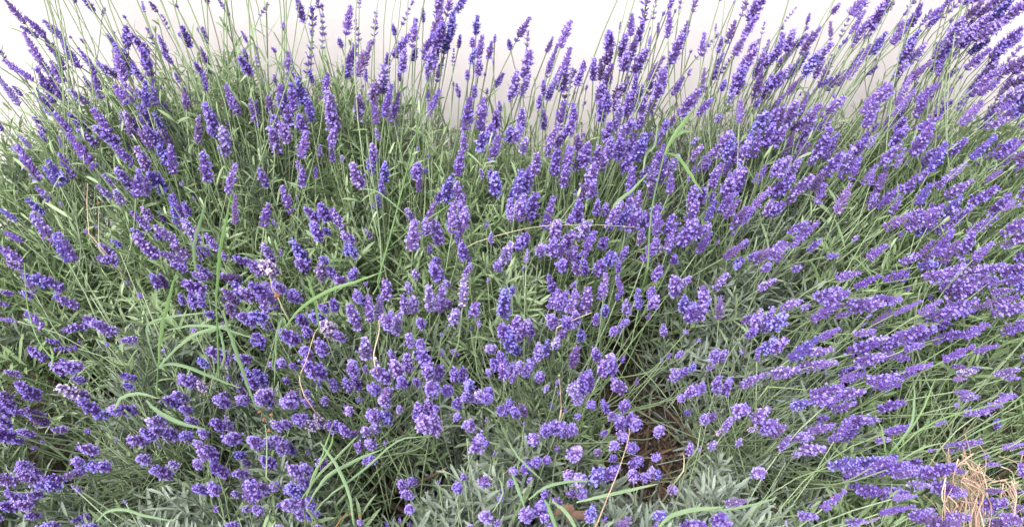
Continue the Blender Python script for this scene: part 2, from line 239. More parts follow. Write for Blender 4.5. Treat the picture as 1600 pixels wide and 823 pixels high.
(400, 412): """130 60 100 -10 82 w;40 60 20 0 80 k;100 300 40 130 112;60 200 20 110 80;170 170 150 110 82;270 220 230 170 82;50 350 20 290 82 u;90 400 70 350 60 k;50 500 30 440 82;320 30 310 -20 82;420 100 430 0 82;500 90 480 30 72;
560 130 530 80 72;590 90 660 30 62;500 290 510 220 72;440 300 430 250 60;430 370 400 300 80 u;500 450 460 350 92 w;550 470 520 430 60;310 380 300 310 72;260 490 220 390 92;330 450 330 380 72;640 410 620 250 92;
640 230 640 160 60;690 130 42 p;740 350 750 180 104;820 220 840 90 82 k;690 260 680 200 60;960 180 960 110 48 p;960 310 970 200 112;850 420 880 290 112;820 380 810 320 60;1010 90 1000 40 62;1140 100 1140 0 86;
1120 320 1130 150 130;1200 120 50 p;1310 70 1340 0 52;1290 280 1300 60 82 w;1230 370 1260 280 72;1360 320 1380 240 72;1210 270 1200 210 60;1040 390 1040 340 72;1390 375 42;1160 445 28 p;1510 30 1520 -10 62;1560 72 32 k;
1545 330 1570 150 92 u;1560 470 1540 370 90;1590 540 1590 400 80 u;970 510 970 430 78;1040 530 1030 470 66;690 600 710 450 92;430 550 420 470 92;340 580 320 510 82;390 700 400 600 128;170 640 180 580 72;130 650 130 600 50;
250 630 48;200 740 200 710 46 d;398 755 36;500 780 495 710 72;30 770 30 650 128;100 820 80 770 80;250 820 240 790 70;330 800 46;620 690 610 590 82;620 790 600 690 102;690 660 42;750 800 750 730 92;830 820 830 760 82;
830 720 780 640 92;860 590 850 540 50;900 690 880 600 92;950 670 970 550 82;920 760 920 690 70;1060 620 1060 520 92;1110 720 1130 610 122;1110 800 1100 730 92;1020 760 1010 700 50;1270 720 1270 640 102;1200 800 1200 760 80;
1340 780 1340 700 80;1250 570 1240 530 42 d;1160 560 36;1480 540 1450 500 80;1530 640 1500 560 104;1570 720 1580 600 102;1460 690 1460 640 50;1430 820 1430 780 102;1320 830 1310 790 60;1450 105 30 p;1345 410 24;760 620 40 w""",
(800, 412): """20 460 70 320 112 k;120 450 110 360 60;0 190 5 140 50 u;265 190 235 70 58;310 30 310 -20 72;430 60 410 -20 102;540 60 540 -10 82;660 50 660 -10 50;570 210 590 60 62;555 225 555 130 60;690 200 660 70 54;
655 215 42 u;720 310 680 230 68;390 130 50 d;250 300 310 180 100;310 270 360 180 100;380 310 430 180 112;450 300 480 140 92 k;260 390 240 310 80;380 390 350 320 102;575 320 575 255 62;520 380 510 310 50 d;690 380 700 340 50;
625 440 625 395 52;660 430 670 380 42;430 480 430 410 62;310 450 310 400 70;270 520 280 450 70;190 590 180 470 94;30 560 20 490 70;60 680 80 590 104;120 640 110 580 60;170 720 170 665 76;375 640 375 510 92;540 600 500 520 62;
600 600 600 550 72;690 600 42;590 690 590 600 118;470 790 470 650 92;410 820 400 700 112;690 800 610 710 80 k;790 290 790 155 58;870 270 865 200 86 k;860 200 860 150 50;890 100 910 15 72;950 450 930 380 50;850 335 40 d;
1080 430 40 p;1160 480 32 p;1020 190 990 90 86;1070 300 1060 200 86;1100 360 1110 240 92;1060 130 1100 85 48;1200 270 1160 150 82;1160 340 1160 250 80;1260 160 1330 60 62;1290 350 1290 205 72;1390 30 1400 0 50;
1540 160 1600 100 52;1570 40 1580 0 60;1540 430 1540 290 130;1440 370 1470 310 60;1480 430 60;1560 550 1590 470 82;1530 610 1530 520 42;1280 600 1270 520 104;1040 562 44;975 578 36;935 605 22 p;1010 720 1000 650 82;
1060 690 1060 650 60 d;1120 642 48;1230 640 44 d;1130 810 1130 740 104;1300 800 1300 690 112;1430 770 1520 670 72;1560 700 1600 670 42;1430 555 32 p;0 740 0 680 50;210 775 46 p;280 745 42 p;290 808 36 p;780 740 30 d;
1050 825 44;150 110 24 p;70 30 30 p;110 480 36""",
(1200, 412): """420 90 565 50 62;540 150 685 70 62;720 110 870 40 68;840 105 42;150 40 170 15 42;70 290 170 215 68;220 270 44 p;290 220 400 150 92;350 260 420 180 80;270 350 440 240 68;10 400 50 320 92;110 380 36;490 250 590 240 70;
530 290 640 230 72;620 250 745 195 82;780 320 940 230 38;640 400 765 290 78;320 470 440 400 62;130 600 300 470 82;230 560 360 520 76;10 540 70 460 88;20 690 140 650 92;180 650 270 610 72;270 640 400 600 66;530 440 620 420 60;
490 560 600 480 92;560 620 640 540 92;460 700 500 600 90 d;620 500 680 450 70;720 550 800 430 102;800 490 880 380 92;860 500 970 400 82;740 560 880 590 72;850 540 940 490 60;450 730 600 680 72;620 730 730 690 92;
730 720 850 670 72;860 670 1010 620 62;640 770 780 740 62;260 820 420 750 82;430 820 520 780 80;960 80 1080 60 80;1000 110 1130 30 92;1070 170 1200 90 92;1160 110 1250 30 92;1180 170 1280 90 92;1230 180 1350 90 82;
1100 220 1200 140 92;960 330 1090 240 94;1020 340 1130 270 92;1100 290 1220 220 82;930 20 980 0 70;1180 20 1260 -20 62;1020 20 1080 -20 60 d;1300 60 1380 20 72;1440 60 1560 0 82;1540 60 1600 20 72;1550 160 1600 90 80 u;
1480 120 1560 80 62;1380 180 1490 150 52;1260 290 1360 240 60 d;1360 250 1480 200 82;1390 310 1500 240 82;1470 300 1590 250 82;1150 320 1230 290 60 d;1020 400 1070 360 70 d;1030 490 1140 420 62;1100 460 1210 410 66;
1220 460 1370 370 68;1090 610 1250 500 72;1290 550 1425 500 48;1450 440 1540 390 60;1550 370 1600 350 50;1470 390 1520 370 50;1580 590 1600 560 50;1150 720 1240 720 42;1180 680 1240 665 46 w;1250 660 1280 640 36;
1420 690 1490 640 58;1470 720 1550 700 42;1160 800 1270 800 48;1440 820 1510 810 42;870 160 32 d;1010 210 32 d;1150 640 1200 630 36 d;590 380 30 p;420 330 500 290 50 d;350 685 40 d;620 330 36 p;1390 150 1480 100 50 d""",
(0, 617): """90 120 70 40 102;60 70 40 0 112;140 100 46;60 210 20 130 102;90 260 60 200 90;300 180 240 60 92;210 250 200 200 60;150 290 140 250 50;410 200 56;553 225 36;240 5 60;520 20 480 -20 60;620 110 580 10 82;740 100 660 110 70;
730 90 790 50 72;840 110 820 30 82;920 290 890 220 82;990 260 960 160 102;1090 270 1070 180 102;1040 170 1020 120 90;1005 310 36 p;1150 50 1120 -10 112;1190 100 1180 60 60;1230 170 1220 130 60;1420 60 1420 0 82;1540 40 1530 -10 72;
1420 210 1430 120 112;1490 270 1480 220 92;1200 260 1190 215 72;1290 250 1310 200 72;1320 390 1310 260 118;1250 450 1260 380 62;1390 490 1390 380 112;1300 600 1280 540 80;1360 600 1370 510 82;1355 715 42;1530 380 1520 340 60;
1560 430 1560 390 50 d;1540 500 1520 440 72;1590 520 50;1590 660 1580 560 72;1490 605 50 d;1480 820 1480 760 72;1560 720 1560 670 50 p;930 410 930 345 78;1060 500 1040 420 92;970 470 990 450 50;1110 450 1110 390 60;
610 350 600 290 72;500 430 550 370 80;520 480 560 420 72;590 460 630 390 82;680 450 700 400 72;430 510 520 460 62;390 540 320 500 100;240 540 230 400 122;190 450 190 380 70;110 540 20 470 78;180 680 170 560 112;
110 690 100 650 72;260 620 250 580 60;200 690 220 620 72;250 750 250 710 60 d;455 572 32 p;502 590 42;782 670 34 p;560 760 530 730 60 d;10 770 0 720 50;330 830 320 790 112;570 830 560 800 112;222 330 36;735 280 30 p;1600 290 1590 250 42;1185 300 24 p;270 290 28 p;490 335 30 d""",
(400, 617): """70 50 70 -10 102;250 40 250 -10 92;350 60 340 10 60;440 45 440 15 62;310 170 290 90 102;400 210 370 110 102 w;520 210 500 150 80;190 210 170 140 102;140 310 130 230 112;210 350 210 260 120;110 440 110 350 92;
30 310 20 250 82;310 490 290 400 112;310 600 280 510 120;240 590 230 520 82;320 700 330 610 102;240 690 250 620 92;320 770 310 690 102;385 725 50;170 670 46;50 630 30 500 112;120 570 150 530 62;30 700 60;20 590 0 510 82;
150 815 50;400 815 52;430 430 420 370 82;330 360 40 d;590 110 600 50 62;570 80 42;820 50 820 -10 82;660 40 650 0 50 d;760 140 750 70 92;830 160 830 90 82;600 250 590 180 94;690 240 700 170 78;760 220 770 150 80;
660 330 660 270 72;730 320 725 260 72;730 410 715 360 72;900 80 46 p;1060 130 1060 30 110 k;1090 230 1090 90 150 k;1020 160 1010 90 60;1130 75 52;1260 60 1260 10 72;1250 150 1270 100 50;1350 20 1350 -30 118;1450 30 1440 -10 80;
1350 200 1320 140 82;1370 340 1410 220 88;1440 290 50;1440 152 32 p;1550 110 1540 50 72;1580 80 1580 20 62;930 570 910 510 68;970 630 940 560 72;965 720 965 660 62;980 540 980 500 60 d;1270 600 1250 520 82;1300 520 1300 485 46;
1430 540 1430 490 80;1510 525 40 d;1540 580 48;1530 630 44;1590 535 48;1595 490 1595 440 32;1460 770 1430 700 82;1520 790 1500 770 50;1340 830 1340 800 52;1490 370 42 p;655 780 44 k;960 810 36 d;805 300 32;1140 545 26;900 780 30 d;820 805 30 d;30 395 30 p""",
(800, 617): """60 130 20 40 102;410 40 400 -10 92;490 70 480 20 72;590 100 550 20 62;630 140 600 100 60;690 80 690 30 82;700 190 690 90 112;770 200 750 110 82;680 250 680 215 80;630 330 630 260 62;760 340 720 280 80;750 430 760 350 92;
760 530 740 430 82 k;860 510 820 450 102;900 500 880 460 60;245 75 42;405 120 46;240 240 230 140 112;130 270 130 230 80;300 240 330 150 112;370 230 380 160 80;380 390 390 290 92 k;280 335 42;530 360 520 320 58;110 430 70 430 80;
150 420 150 370 72;210 410 220 370 60;10 490 10 430 60;115 525 46;360 500 340 460 72;410 540 430 460 92;400 620 400 560 112;510 540 540 430 92;590 510 620 420 92;620 480 670 410 62;630 380 56 d;200 620 200 570 60;
290 680 280 610 82;170 730 180 620 92;100 740 80 690 92;200 750 60;235 820 230 790 62;480 780 490 670 72;580 770 38;680 820 680 730 92;910 240 910 180 82;890 390 890 350 66;990 590 990 560 60 d;910 750 900 700 72;
895 820 895 780 42;1050 30 1050 -10 60;1090 120 1085 80 46 d;1215 160 1215 90 94;1400 110 1410 40 92;1385 150 42;1330 210 1340 130 52;1280 240 1320 200 50 w;1500 170 1550 50 82;1570 210 1580 140 92;1490 205 46 w;
1520 490 1510 430 78;1340 680 1440 620 66;1270 800 1270 690 92;1320 780 52;1060 820 1180 760 90;1110 370 1090 280 62;1240 330 1240 270 60 p;1170 345 34 p;1400 320 1410 260 50;330 95 28 k;715 710 24 p;75 175 26 p;570 230 50 d;570 820 44 w""",
(1200, 617): """10 240 20 140 92;140 70 220 20 72;280 40 340 -10 72;370 90 480 10 100;690 90 790 20 82;320 140 50;240 230 380 160 72;440 290 550 120 102;490 170 530 110 92;400 260 60;70 340 110 240 62;150 270 220 220 82;200 340 290 290 82;
170 360 46 p;630 170 630 120 50 p;730 240 890 180 68;690 270 52;1040 190 1110 155 38 p;1220 110 1330 90 60;1340 100 1500 0 62;1200 20 1260 -10 50;1430 200 1380 130 50 d;1100 330 1280 290 66;1190 320 1280 270 60;1010 345 42;
1460 330 1590 300 48;1370 390 1310 350 46 d;1350 430 1410 420 36;1590 500 1530 410 60;370 450 520 370 92;550 440 620 360 92;460 470 600 450 80;490 505 56;660 470 750 390 102;720 400 760 360 60;750 490 840 420 102;
830 480 940 430 92;890 420 900 390 50;860 560 960 530 62;950 510 1060 400 92;1010 570 1110 530 90;1040 490 1090 400 82;1100 480 1170 450 52;540 590 660 550 82;690 610 810 570 92;500 560 50;770 650 920 610 52;340 710 480 600 68;
250 700 300 660 50 d;190 750 270 720 60;480 800 560 750 58;690 740 900 680 58;900 780 1000 700 102;980 800 1060 720 92;1110 760 1200 720 80;1240 700 1370 600 92;1360 600 1410 570 50;1290 760 1420 700 92;1370 800 1500 730 92;
1450 760 1540 740 82;1520 700 1600 680 52;1530 585 50 d;720 775 42 d;110 800 30 p;1170 60 36 p;600 800 690 760 26 w;1580 360 40 p;1590 780 40 d""",
}
# ------------------------------------------------------------------ ground and wall
WALL_Y = 1.60
def soil_material():
    m = bpy.data.materials.new('soil'); m.use_nodes = True; n = m.node_tree.nodes; l = m.node_tree.links; p = n['Principled BSDF']
    tc = n.new('ShaderNodeTexCoord'); a = n.new('ShaderNodeTexNoise'); a.inputs['Scale'].default_value = 35; a.inputs['Detail'].default_value = 9; a.inputs['Roughness'].default_value = .7
    v = n.new('ShaderNodeTexVoronoi'); v.inputs['Scale'].default_value = 90
    cr = n.new('ShaderNodeValToRGB'); e = cr.color_ramp.elements; e[0].position = .3; e[0].color = (.022, .016, .012, 1); e[1].position = .75; e[1].color = (.085, .058, .045, 1)
    l.new(tc.outputs['Object'], a.inputs['Vector']); l.new(tc.outputs['Object'], v.inputs['Vector']); l.new(a.outputs['Fac'], cr.inputs[0]); l.new(cr.outputs[0], p.inputs['Base Color'])
    ad = n.new('ShaderNodeMath'); ad.operation = 'ADD'; l.new(a.outputs['Fac'], ad.inputs[0]); l.new(v.outputs['Distance'], ad.inputs[1])
    b = n.new('ShaderNodeBump'); b.inputs['Strength'].default_value = .9; b.inputs['Distance'].default_value = .01; l.new(ad.outputs[0], b.inputs['Height']); l.new(b.outputs[0], p.inputs['Normal'])
    p.inputs['Roughness'].default_value = .95
    return m
def wall_material():
    m = bpy.data.materials.new('white_render'); m.use_nodes = True; n = m.node_tree.nodes; l = m.node_tree.links; p = n['Principled BSDF']
    tc = n.new('ShaderNodeTexCoord'); a = n.new('ShaderNodeTexNoise'); a.inputs['Scale'].default_value = 2.5; a.inputs['Detail'].default_value = 5
    cr = n.new('ShaderNodeValToRGB'); e = cr.color_ramp.elements; e[0].position = .3; e[0].color = (.54, .49, .487, 1); e[1].position = .7; e[1].color = (.59, .55, .548, 1)
    l.new(tc.outputs['Object'], a.inputs['Vector']); l.new(a.outputs['Fac'], cr.inputs[0]); l.new(cr.outputs[0], p.inputs['Base Color'])
    f = n.new('ShaderNodeTexNoise'); f.inputs['Scale'].default_value = 70; f.inputs['Detail'].default_value = 8; l.new(tc.outputs['Object'], f.inputs['Vector'])
    b = n.new('ShaderNodeBump'); b.inputs['Strength'].default_value = .14; b.inputs['Distance'].default_value = .004; l.new(f.outputs['Fac'], b.inputs['Height']); l.new(b.outputs[0], p.inputs['Normal'])
    p.inputs['Roughness'].default_value = .9
    return m
g = np.concatenate([np.array([-60, -20, -6, -2.5]), np.linspace(-1.5, 1.5, 91), np.array([2.5, 6, 20, 60])])
gy = np.concatenate([np.array([-60, -20, -6, -1.5]), np.linspace(-.3, 1.9, 67), np.array([3, 6, 20, 60])])
X, Yg = np.meshgrid(g, gy)
Z = .012 * np.sin(X * 9 + 1) * np.cos(Yg * 11) + .006 * rng.standard_normal(X.shape)
Z[(abs(X) > 1.6) | (Yg > 1.62) | (Yg < -.3)] *= .3
W_ = len(g)
Qg = [(j * W_ + i, j * W_ + i + 1, (j + 1) * W_ + i + 1, (j + 1) * W_ + i) for j in range(len(gy) - 1) for i in range(W_ - 1)]
tag(obj('ground', quads_mesh('ground', np.stack([X.ravel(), Yg.ravel(), Z.ravel()], 1), Qg, [soil_material()])), kind='structure')
def box(name, x0, x1, y0, y1, z0, z1, m):
    V = [(x, y, z) for x in (x0, x1) for y in (y0, y1) for z in (z0, z1)]
    return mesh_from(name, V, [(0, 1, 3, 2), (4, 6, 7, 5), (0, 4, 5, 1), (2, 3, 7, 6), (0, 2, 6, 4), (1, 5, 7, 3)], [m], None, False)
tag(obj('garden_wall', box('garden_wall', -12, 12, WALL_Y, WALL_Y + .25, -.1, 2.6, wall_material())),
    'smooth white rendered wall behind the lavender bed', 'wall')
# bark and straw litter on the soil
mb = MB()
for i in range(2600):
    x = random.uniform(-.95, .95); y = random.uniform(.35, 1.58)
    if i < 1100: x = random.gauss(.19, .12); y = random.gauss(.95, .12)
    a = random.uniform(0, math.pi); Ln = random.uniform(.012, .06); h = random.uniform(.012, .035); d = Vector((math.cos(a), math.sin(a), random.uniform(-.25, .25)))
    c = Vector((x, y, h)); side = Vector((-math.sin(a), math.cos(a), random.uniform(-.6, .6)))
    wd = random.choice((.0012, .0016, .0025, .005))
    mb.ribbon([c - d * Ln / 2, c + Vector((0, 0, .002)), c + d * Ln / 2], [wd * .6, wd, wd * .5], side, random.choice((0, 0, 0, 1)), .5)
for i in range(260):                                # fallen florets and crumbs of soil
    x, y = (random.gauss(.19, .12), random.gauss(.95, .13)) if i < 150 else (random.uniform(-.9, .9), random.uniform(.4, 1.5)); c = Vector((x, y, .02 + random.uniform(0, .018)))
    r_ = random.uniform(.0015, .005) if i % 3 else .0022; a = Vector((random.gauss(0, 1), random.gauss(0, 1), random.gauss(0, .6))).normalized()
    mb.tube([c - a * r_, c - a * r_ * .3, c + a * r_ * .5, c + a * r_], [r_ * .3, r_ * .9, r_ * .7, r_ * .2], 5, 0 if i % 3 else 2)
tag(obj('mulch', mb.mesh('mulch', [M['wood'], M['dead_leaf'], M['calyx_pale']])), kind='stuff')
# ------------------------------------------------------------------ lavender plants
PLANTS = [   # x, y of the root, lean of its leafy shoots, leaf colour, label
    (-.78, 1.12, (-.45, .05), 'green', 'lavender plant at the far left by the wall, few spikes leaning left'),
    (-.48, 1.20, (-.15, .10), 'green', 'lavender plant at upper left by the wall, long drooping spikes beside a tight purple column'),
    (-.20, 1.22, (.05, .10), 'green', 'lavender plant by the wall left of centre with dense upright spikes against the white'),
    (.08, 1.20, (.15, .05), 'green', 'lavender plant at top centre by the wall, spikes standing apart below the bare white stretch'),
    (.40, 1.18, (.30, .05), 'grey', 'lavender plant by the wall behind the bright green grass shoot, spikes leaning right'),
    (.74, 1.15, (.50, .05), 'green', 'lavender plant at upper right by the wall with the thickest crowd of right-sweeping spikes'),
    (-.52, .86, (-.25, .0), 'grey', 'lavender plant at the left edge, mid height, spikes leaning left beside forked grass'),
    (-.22, .90, (-.05, .0), 'grey', 'lavender plant left of centre around the long arching green grass blade'),
    (.06, .93, (.0, .0), 'grey', 'lavender plant in the middle of the bed with rounded heads above dark hollows'),
    (.38, .90, (.25, .0), 'silver', 'lavender plant right of centre with silvery leaf rosettes above the bare patch of soil'),
    (.68, .86, (.55, .05), 'green', 'lavender plant at the right edge, mid height, its long heads lying almost level'),
    (-.34, .62, (-.1, -.1), 'grey', 'lavender plant at bottom left, heads facing up beside the broad dull grass leaf'),
    (-.04, .64, (.0, -.1), 'grey', 'lavender plant at bottom centre next to the orange dried seed head and grassy gap'),
    (.25, .62, (.15, -.05), 'silver', 'lavender plant at bottom centre right, pale pointed leafy shoots just below the bare soil'),
    (.55, .64, (.5, .05), 'green', 'lavender plant at bottom right whose heads hang over the dry straw'),
]
PB = np.array([(p[0], p[1]) for p in PLANTS])
roots = []
for x, y, lean, colr, label in PLANTS:
    o = empty('lavender_plant', (x, y, 0)); tag(o, label, 'lavender', 'lavender plants growing in one bed along the white wall'); roots.append(o)

# --- flower head templates, width 1, growing along +Z
SETS = {'': ('calyx', 'corolla', .5), 'p': ('calyx_pale', 'corolla_pale', .35), 'u': ('calyx_blue', 'corolla_blue', .55),
        'b': ('calyx_bud', 'corolla', .12), 'k': ('calyx', 'corolla_pink', .55), 'w': ('calyx_pale', 'withered', .7)}
def head_mesh(nw, look, sparse, seed):
    r = random.Random(seed); cm, om, frac = SETS[look]; mb = MB(); gap = .56 if sparse else .25
    Ltot = gap * nw + .12; bx, by = r.uniform(-.06, .06), r.uniform(-.06, .06); low = nw >= 6 and r.random() < .4
    mb.tube([(0, 0, -.02), (0, 0, Ltot * .5), (0, 0, Ltot * .96)], [.045, .04, .02], 4, 2)
    def calyx(base, d, ln, wd, flower):
        a = d.orthogonal().normalized(); a = Quaternion(d, r.uniform(0, 6.28)) @ a; c = d.cross(a); b = len(mb.V)
        prof = ((0, .45), (.38, 1.0), (.82, .85), (1.0, .30)); n = 5
        for t, k in prof:
            for q in range(n):
                th = 2 * math.pi * q / n; mb.V.append(base + d * (ln * t) + (a * math.cos(th) + c * math.sin(th)) * wd * k)
        for i in range(len(prof) - 1):
            for q in range(n):
                q2 = (q + 1) % n; mb.Q.append((b + i * n + q, b + i * n + q2, b + (i + 1) * n + q2, b + (i + 1) * n + q)); mb.M.append(0)
        if flower:                                  # open corolla: five rounded lobes, two up and three down
            ctr = base + d * (ln * 1.0); fd = (d + Vector((r.uniform(-.5, .5), r.uniform(-.5, .5), r.uniform(-.3, .5)))).normalized()
            a = fd.orthogonal().normalized(); a = Quaternion(fd, r.uniform(0, 6.28)) @ a; c = fd.cross(a); R = r.uniform(.07, .115); cv = r.uniform(-.02, .10)
            for q in range(5):
                th = 2 * math.pi * q / 5; rr = R * r.uniform(.8, 1.15)
                e0 = a * math.cos(th - .5) + c * math.sin(th - .5); e1 = a * math.cos(th + .5) + c * math.sin(th + .5); e2 = a * math.cos(th) + c * math.sin(th)
                b = len(mb.V); mb.V += [ctr.copy(), ctr + e0 * rr * .75 + fd * (cv * .6 + .04), ctr + e2 * rr * 1.1 + fd * (cv + .02), ctr + e1 * rr * .75 + fd * (cv * .6 + .04)]
                mb.Q.append((b, b + 1, b + 2, b + 3)); mb.M.append(1)
    for i in range(nw):
        t = i / max(1, nw - 1) if nw > 1 else .3; z0 = gap * (i + .35)
        env = (.80 + .35 * math.sin(math.pi * min(1, t * 1.15 + .1))) * (1 - .45 * max(0, t - .65) / .35) if nw > 2 else (1.0 if i == 0 else .75)
        env *= r.uniform(.86, 1.12)
        if low and i == 0: z0 += gap * .35
        if low and i == 1: continue
        K = r.choice((6, 8, 9)) if sparse else r.choice((10, 12, 13, 14))
        if nw <= 2: K = 11
        off = r.uniform(0, 6.28)
        for k in range(K):
            th = off + 2 * math.pi * k / K + r.uniform(-.22, .22); el = math.radians(r.uniform(22, 50) + 26 * t * r.random())
            if nw <= 2: el = math.radians(r.uniform(5, 70))
            d = Vector((math.cos(th) * math.cos(el), math.sin(th) * math.cos(el), math.sin(el)))
            ln = r.uniform(.30, .42) * env; wd = r.uniform(.050, .068)
            base = Vector((math.cos(th), math.sin(th), 0)) * .035 + Vector((0, 0, z0 + r.uniform(-.10, .10)))
            calyx(base, d, ln, wd, r.random() < frac * (1 - .3 * t))
    for k in range(9):                              # the tip: small buds crowded over the end of the axis
        th = 2.4 * k; el = math.radians(88 - 9 * k * r.uniform(.7, 1.0)); d = Vector((math.cos(th) * math.cos(el), math.sin(th) * math.cos(el), math.sin(el)))
        calyx(Vector((0, 0, gap * nw - .16)), d, r.uniform(.24, .34), .052, r.random() < frac * .6)
    for v in mb.V: v.x += bx * v.z * v.z / max(1, Ltot) * 1.4; v.y += by * v.z * v.z / max(1, Ltot) * 1.4
    return mb.mesh('flower_head', [M[cm], M[om], M['stalk']]), Ltot
HM = {}
def head(nw, look, sparse):
    key = (nw, look, sparse, random.randrange(5)); 
    if key not in HM: HM[key] = head_mesh(nw, look, sparse, hash((nw, len(look) and ord(look), sparse, key[3])) & 0xffff)
    return HM[key]

counts = [0] * len(PLANTS)
def pick_plant(B, d):
    p = B - d * .20; dd = (PB[:, 0] - p.x) ** 2 + ((PB[:, 1] - p.y) * 1.0) ** 2
    for i in np.argsort(dd):
        if counts[i] < 290: counts[i] += 1; return int(i)
HEADCLOUD = []
def add_flower(u1, v1, u2, v2, wpx, look, Y, sparse=False, whorl=False):
    wpx = wpx * random.uniform(.95, 1.18) * 1.05
    B = at(u1, v1, Y); k = depth(B) / F
    sx, sy = (u2 - u1), (v1 - v2); app = math.hypot(sx, sy); wd = wpx * k
    Lt = max(app, wpx * (random.uniform(.75, 1.0) if whorl else random.uniform(2.0, 2.6)))
    dep = math.sqrt(max(0, Lt * Lt - app * app)); dep = min(dep, Lt * .93)
    if app > 1.9 * wpx: dep = app * random.uniform(.10, .35)
    d = (RIGHT * sx + UP * sy - FWD * dep); Lw = d.length * k; d.normalize()
    gap = .56 if sparse else .25
    nw = max(1, min(20, round((Lw / wd - .12) / gap)))
    if whorl: nw = 1
    if look == '':
        q = random.random(); look = 'p' if q < .06 else 'u' if q < .13 else 'k' if q < .19 else 'b' if q < (.26 if v1 > 250 else .32) else ''
    me, Lm = head(nw, look, sparse)
    B = B + FWD * 0.0
    pi = pick_plant(B, d); P = roots[pi]; pb = Vector(P.location)
    rt = Vector((pb.x + random.gauss(0, .05), pb.y + random.gauss(0, .05), random.uniform(.05, .16)))
    dist = (B - rt).length
    c2 = B - d * dist * .42 + Vector((0, 0, -.01)); 
    if c2.z < .12: c2.z = .12 + random.random() * .04
    c1 = rt + (Vector((0, 0, 1)) + (B - rt).normalized()) * dist * .18
    bend = Vector((random.gauss(0, .012), random.gauss(0, .012), 0)); c2 = c2 + bend
    pts = bez(rt, c1, c2, B, 9); r0 = random.uniform(.0008, .00115)
    mb = MB(); mb.tube([p - rt for p in pts], [r0 * 1.25] * 4 + [r0] * 6, 4, 0, False)
    if random.random() < .30:                       # a pair of narrow leaves low on the stalk
        p = pts[random.randrange(4, 7)] - rt
        for sgn in (-1, 1):
            e = (d + RIGHT * sgn * .6 + UP * random.uniform(-.2, .2)).normalized(); ln = random.uniform(.02, .035)
            mb.ribbon([p, p + e * ln * .5, p + e * ln + Vector((0, 0, -.003))], [.0015, .0028, .0006], Vector((0, -.7, .7)), 1)
    st = obj('flower_stem', mb.mesh('flower_stem', [M['stalk'], M['leaf_green']]), P, rt - pb)
    q = d.to_track_quat('Z', 'Y') @ Quaternion((0, 0, 1), random.uniform(0, 6.28))
    hd = obj('flower_head', me, st, B - rt, q); s = wd; hd.scale = (s, s, Lw / Lm)
    HEADCLOUD.append((B + d * Lw * .5, Lw))

tot = 0
for (x0, y0), s in HEADS.items():
    for e in s.replace('\n', '').split(';'):
        t = e.split(); look = t[-1] if not t[-1].lstrip('-').isdigit() else ''; n = [float(a) for a in t if a.lstrip('-').isdigit()]
        sparse = look == 's'; deep = look == 'd'; lk = '' if look in 'sd' else look
        if len(n) == 3:
            x, y, wd = n; u, v = x0 + x / 4, y0 + y / 4; wp = wd / 4
            f = (u - 700) / 900; ang = f * .8 if v < 500 else f * 1.1
            dx, dy = math.sin(ang), math.cos(ang); L = wp * .8
            Y = Yc(v) + random.uniform(-.03, .03) + (.04 if deep else 0)
            add_flower(u - dx * L / 2, v + dy * L / 2, u + dx * L / 2, v - dy * L / 2, wp * .95, lk, Y, False, wd < 44)
        else:
            x1, y1, x2, y2, wd = n; u1, v1, u2, v2 = x0 + x1 / 4, y0 + y1 / 4, x0 + x2 / 4, y0 + y2 / 4; wp = wd / 4
            Y = Yc(v1) + random.uniform(-.03, .03) + (.05 if deep else 0)
            if wd >= 94:
                dx, dy = u2 - u1, v2 - v1; L = math.hypot(dx, dy); nx, ny = -dy / L, dx / L; o = wp * .24
                for sg in (-1, 1):
                    j = random.uniform(-.12, .12); a = random.uniform(-.10, .10)
                    add_flower(u1 + nx * o * sg + dx * j, v1 + ny * o * sg + dy * j, u2 + nx * o * sg * 1.2 + dx * (j + a), v2 + ny * o * sg * 1.2 + dy * (j + a), wp * .66, lk, Y + sg * .012)
            else:
                add_flower(u1, v1, u2, v2, wp, lk, Y, sparse)
            tot += 1
# the thick crowd of spikes at the upper right, between the ones surveyed above
for (ua, ub, va, vb, cnt) in ((1320, 1620, 10, 330, 46), (1040, 1330, 90, 300, 20), (820, 1020, 120, 300, 10), (-20, 160, 60, 250, 8)):
    for i in range(cnt):
        u = random.uniform(ua, ub); v = random.uniform(va, vb) if ua != 1320 else va + (vb - va) * random.random() ** .9
        sl_ = (random.uniform(.45, 1.15) if ua > 1000 else random.uniform(.2, .6)) if ua > 0 else -random.uniform(.4, .8); L = random.uniform(34, 62); k_ = 1 / math.hypot(1, sl_)
        add_flower(u, v, u + sl_ * L * k_, v - L * k_, random.uniform(12, 18), '', Yc(v) + random.uniform(.0, .06), random.random() < .2)
# stems whose heads stand above the frame
for (ua, ub, cnt, la, lb) in ((0, 240, 20, -.55, -.25), (240, 450, 14, -.3, .1), (450, 760, 10, .1, .5), (980, 1200, 8, .2, .5), (1200, 1600, 16, .2, .7)):
    for i in range(cnt):
        u = random.uniform(ua, ub); sl_ = random.uniform(la, lb); v = random.uniform(-110, -25); L = random.uniform(35, 60)
        add_flower(u, v, u + sl_ * L, v - L, random.uniform(10, 17), '', Yc(v) + random.uniform(-.05, .03), random.random() < .5)

